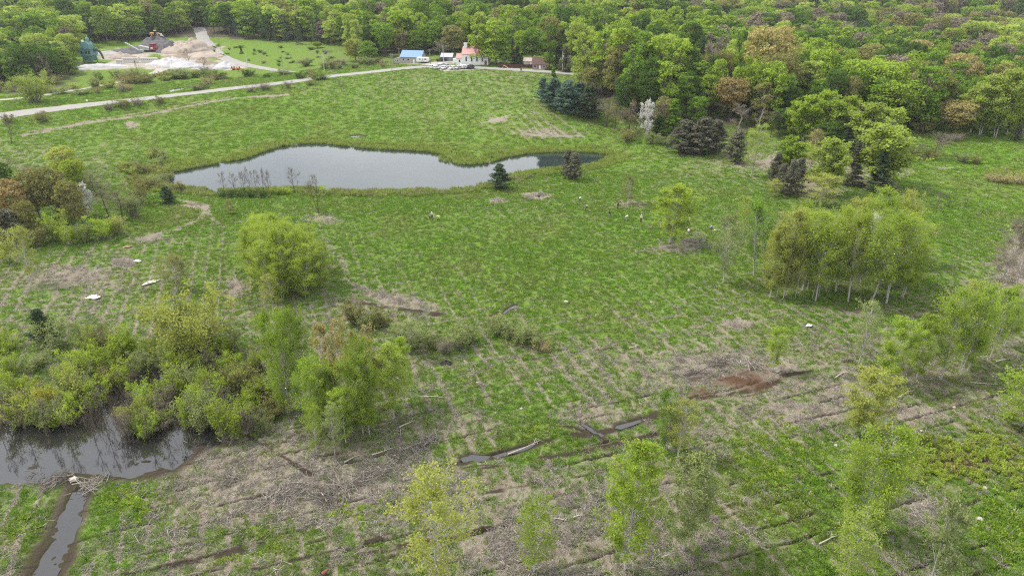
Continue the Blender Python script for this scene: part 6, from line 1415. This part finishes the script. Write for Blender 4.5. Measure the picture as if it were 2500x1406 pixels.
for sx in (-2.0, 2.0):
    for sy in (-1.15, 1.15): w = MB().tube((sx, sy - .28, .8), (sx, sy + .28, .8), .8, .8, 18).build('wheel', MATS['tyre_rubber'], e); MB().tube((sx, sy - .31, .8), (sx, sy + .31, .8), .38, .38, 12).build('rim', CRM, w)
x, y, z = hit(576, 171); e = empty('orange_trailer', (x, y, z), math.radians(-4), 'low rust-orange trailer with drums parked at the road fork', 'trailer'); RO = M_('rusty_orange', (.42, .14, .06), .7, .2, 1)
MB().box((0, 0, .75), (6.2, 1.9, .25)).build('bed', RO, e)
for k in range(4): MB().lathe([(0, 0), (.45, 0), (.45, 1.0), (0, 1.0)], (-2.4 + k * 1.55, 0, .88), 12).build('drum', RO if k != 2 else M_('drum_pale', (.5, .4, .34)), e)
for s in (-1.4, 1.6): MB().tube((s, -1.0, .4), (s, 1.0, .4), .4, .4, 12).build('wheel', MATS['tyre_rubber'], e)
MB().tube((3.1, 0, .7), (4.4, 0, .5), .08, .08, 6).build('drawbar', RO, e)

# ------------------------------------------------------------------ people planting trees
def skin(name, verts, edges, rad, mat, root=0, sub=1, parent=None):
    me = bpy.data.meshes.new(name); me.from_pydata(verts, edges, []); o = bpy.data.objects.new(name, me); COL.objects.link(o)
    o.modifiers.new('s', 'SKIN'); sv = me.skin_vertices[0].data if me.skin_vertices else None
    for i, r in enumerate(rad): sv[i].radius = (r, r) if not isinstance(r, tuple) else r; sv[i].use_root = (i == root)
    m2 = o.modifiers.new('u', 'SUBSURF'); m2.levels = sub; m2.render_levels = sub
    bpy.context.view_layer.update(); dg = bpy.context.evaluated_depsgraph_get(); nm = bpy.data.meshes.new_from_object(o.evaluated_get(dg)); bpy.data.objects.remove(o)
    nm.materials.clear(); nm.materials.append(mat)
    for p in nm.polygons: p.use_smooth = True
    return nm
POSE = {
 'stand': dict(pel=(0, 0, .95), che=(0, -.02, 1.30), nek=(0, -.03, 1.50), hed=(0, -.07, 1.66), kn=[(-.11, -.05, .50), (.12, .02, .50)], ft=[(-.13, .02, .08), (.15, .08, .08)], toe=[(-.14, -.16, .04), (.18, -.10, .04)], el=[(-.28, .02, 1.16), (.28, .0, 1.16)], wr=[(-.30, -.15, .95), (.28, -.18, .97)]),
 'bend': dict(pel=(0, .12, .88), che=(0, -.22, 1.08), nek=(0, -.42, 1.06), hed=(0, -.56, .98), kn=[(-.13, -.04, .48), (.14, .04, .47)], ft=[(-.15, .08, .08), (.17, .16, .08)], toe=[(-.16, -.10, .04), (.19, -.02, .04)], el=[(-.24, -.40, .78), (.24, -.42, .76)], wr=[(-.14, -.52, .52), (.12, -.55, .48)]),
 'kneel': dict(pel=(0, .10, .50), che=(0, -.12, .80), nek=(0, -.26, .94), hed=(0, -.40, 1.02), kn=[(-.14, -.26, .46), (.14, -.20, .08)], ft=[(-.15, -.22, .08), (.15, .26, .08)], toe=[(-.16, -.38, .04), (.15, .38, .04)], el=[(-.28, -.30, .60), (.26, -.34, .56)], wr=[(-.16, -.48, .36), (.10, -.52, .30)]),
 'dig': dict(pel=(0, .05, .92), che=(0, -.14, 1.24), nek=(0, -.22, 1.42), hed=(0, -.32, 1.54), kn=[(-.15, -.10, .50), (.14, .10, .50)], ft=[(-.16, -.08, .08), (.17, .26, .08)], toe=[(-.17, -.26, .04), (.19, .08, .04)], el=[(-.28, -.22, 1.06), (.26, -.28, 1.08)], wr=[(-.08, -.42, .98), (.10, -.40, .80)])}
def hand_bits(V, E, R, wi, el, wr, side):
    wr = Vector(wr); d = (wr - Vector(el)).normalized(); up = Vector((0, -1, .2)); s = d.cross(up).normalized(); n = s.cross(d).normalized()
    p = wr + d * .05; V.append(tuple(p)); R.append((.034, .026)); E.append((wi, len(V) - 1)); pi = len(V) - 1
    for k, (o, L) in enumerate(((-.030, .062), (-.010, .074), (.010, .070), (.030, .055))):
        a = p + s * o + d * .035; b = a + d * L * .5 + n * .008; c = b + d * L * .4 + n * .03; last = pi
        for q, r in ((a, .0095), (b, .0085), (c, .007)): V.append(tuple(q)); R.append(r); E.append((last, len(V) - 1)); last = len(V) - 1
    a = wr + s * (-.032 * side) + d * .025; b = a + s * (-.026 * side) + d * .03; V.append(tuple(a)); R.append(.011); E.append((pi, len(V) - 1)); V.append(tuple(b)); R.append(.009); E.append((len(V) - 2, len(V) - 1))
SKIN_ = M_('skin_tone', (.42, .26, .19), .55, .05); HAIR = M_('dark_hair', (.05, .035, .025), .8, .1)
_bm = {}
def person_meshes(pose, top, legs, hat):
    p = POSE[pose]; k = (pose, top.name, legs.name, hat.name)
    if k in _bm: return _bm[k]
    sh = [tuple(np.array(p['che']) * .35 + np.array(p['nek']) * .65 + np.array([s * .17, 0, -.02])) for s in (-1, 1)]
    if pose not in _bm:
        V = [p['pel'], p['che'], p['nek'], tuple(np.array(p['nek']) * .6 + np.array(p['hed']) * .4), p['hed'], tuple(np.array(p['hed']) + [0, -.02, .09])]; E = [(0, 1), (1, 2), (2, 3), (3, 4), (4, 5)]; R = [(.14, .11), (.15, .11), .065, .05, (.078, .092), (.062, .072)]
        nose = tuple(np.array(p['hed']) + np.array([0, -.10, -.01])); V.append(nose); R.append(.016); E.append((4, 6))
        for s in (0, 1):
            sg = (-1, 1)[s]; V += [(sg * .10, p['pel'][1], p['pel'][2] - .06), p['kn'][s], p['ft'][s], p['toe'][s]]; b = len(V) - 4; E += [(0, b), (b, b + 1), (b + 1, b + 2), (b + 2, b + 3)]; R += [.088, .058, .042, .036]
            V += [sh[s], p['el'][s], p['wr'][s]]; b = len(V) - 3; E += [(1, b), (b, b + 1), (b + 1, b + 2)]; R += [.056, .042, .028]; hand_bits(V, E, R, b + 2, p['el'][s], p['wr'][s], sg)
        _bm[pose] = skin('person_body', V, E, R, SKIN_)
    V = [p['pel'], p['che'], tuple(np.array(p['che']) * .3 + np.array(p['nek']) * .7)]; E = [(0, 1), (1, 2)]; R = [(.165, .135), (.175, .135), .105]
    for s in (0, 1): V += [sh[s], p['el'][s], tuple(np.array(p['el'][s]) * .25 + np.array(p['wr'][s]) * .75)]; b = len(V) - 3; E += [(1, b), (b, b + 1), (b + 1, b + 2)]; R += [.075, .060, .048]
    shirt = skin('jacket', V, E, R, top)
    V = [(p['pel'][0], p['pel'][1], p['pel'][2])]; E = []; R = [(.155, .125)]
    for s in (0, 1):
        sg = (-1, 1)[s]; V += [(sg * .10, p['pel'][1], p['pel'][2] - .08), p['kn'][s], p['ft'][s]]; b = len(V) - 3; E += [(0, b), (b, b + 1), (b + 1, b + 2)]; R += [.108, .080, .066]
    tr = skin('trousers', V, E, R, legs)
    h = p['hed']; ca = MB().lathe([(.0, .135), (.06, .125), (.10, .08), (.115, .02), (.118, .01)], (h[0], h[1] + .01, h[2] + .03), 12).mesh('cap', hat, smooth=True)
    bt = MB()
    for s in (0, 1): bt.path([p['ft'][s], tuple(np.array(p['ft'][s]) * .3 + np.array(p['toe'][s]) * .7), p['toe'][s]], [.075, .065, .05], 8)
    _bm[k] = (_bm[pose], shirt, tr, ca, bt.mesh('boots', M_('boot_leather', (.05, .035, .025), .8))); return _bm[k]
CL = {n: M_('cloth_' + n, c, .85, .06) for n, c in (('black', (.02, .02, .025)), ('grey', (.30, .32, .36)), ('white', (.74, .73, .70)), ('lime', (.60, .75, .16)), ('cream', (.72, .72, .50)), ('orange', (.85, .24, .12)), ('navy', (.03, .04, .09)), ('blue', (.22, .28, .42)), ('khaki', (.36, .32, .24)), ('stone', (.55, .50, .46)), ('green', (.05, .08, .05)))}
def person(px, py, pose, top, legs, hat, rz, label, tool=False):
    x, y, z = hit(px, py); e = empty('person', (x, y, z + .12), rz, label, 'person', None, (1.18, 1.18, 1.18)); b, s, t, c, bo = person_meshes(pose, CL[top], CL[legs], CL.get(hat, HAIR) if hat != 'hair' else HAIR)
    bd = link('body', b, e); link('jacket', s, bd); link('trousers', t, bd); link('hair' if hat == 'hair' else 'cap', c, bd); link('boots', bo, bd)
    if tool:
        q = POSE[pose]['wr'][1]; t_ = empty('planting_spade', (x, y, z + .12), rz, 'spade held by the ' + label[:1].lower() + label[1:60], 'spade', None, (1.18, 1.18, 1.18)); MB().tube((q[0], q[1] - .05, q[2] + .25), (q[0] + .05, q[1] - .25, .18), .017, .017, 6).build('handle', WOODP, t_); MB().box((q[0] + .05, q[1] - .27, .12), (.18, .03, .26)).build('blade', MATS['alloy'], t_)
for a in [(1050,537,'dig','grey','black','hair',.4,'person in a grey jacket digging at the left of three workers',True),(1055,535,'stand','cream','black','cream',.2,'person in a pale vest standing behind the left digger'),(1068,538,'bend','lime','stone','lime',1.2,'person in a lime vest and pale trousers bending down'),
  (1316,492,'stand','black','khaki','hair',-.4,'person in dark clothes in front of the long brush heap'),(1415,494,'bend','white','navy','white',2.6,'person in a white top bending down alone at the back'),(1430,518,'dig','black','navy','cream',1.0,'person in black with a pale collar digging left of the patch',True),
  (1488,531,'dig','black','green','hair',-.6,'person in black standing in bright grass with a spade',True),(1508,512,'stand','black','black','hair',.8,'person all in black at the left of the brush patch'),(1528,539,'bend','cream','grey','cream',2.2,'person in a pale yellow top bending down near the middle'),
  (1567,533,'stand','khaki','khaki','hair',.3,'person in khaki standing behind the one in the cream vest'),(1565,543,'stand','cream','black','cream',-.2,'person in a cream vest and dark trousers standing upright'),(1613,558,'dig','grey','khaki','cream',.5,'person in grey half hidden left of the orange vest',True),
  (1629,561,'stand','orange','navy','hair',.1,'person in a bright orange vest behind the pale trunks'),(1677,553,'stand','black','black','hair',.9,'person in black at the back of the right-hand four'),(1681,550,'stand','lime','black','cream',-.9,'person with a lime vest at the back of the right-hand four'),
  (1677,564,'kneel','grey','black','hair',.7,'person kneeling in grey in the middle of the right-hand four'),(1680,574,'bend','white','grey','white',2.9,'person in white bending at the front of the right-hand four'),(1735,562,'kneel','blue','navy','black',1.8,'person in a blue jacket crouching in the bare trench'),
  (1741,574,'bend','lime','khaki','lime',2.0,'person in a yellow vest bending at the edge of the grove')]: person(*a)

# ------------------------------------------------------------------ air
def haze(dens):
    m, nt, o = newmat('air'); v = N(nt, 'ShaderNodeVolumePrincipled'); v.inputs['Density'].default_value = dens; v.inputs['Color'].default_value = (.90, .93, 1, 1); v.inputs['Anisotropy'].default_value = .2
    nt.links.new(v.outputs[0], o.inputs['Volume']); me = MB().box((0, 1000, 130), (6400, 4400, 400)).mesh('haze', m); o = link('haze', me); tag(o, 'thin pale air over the valley', 'haze', None, 'stuff'); return o
haze(.00008)
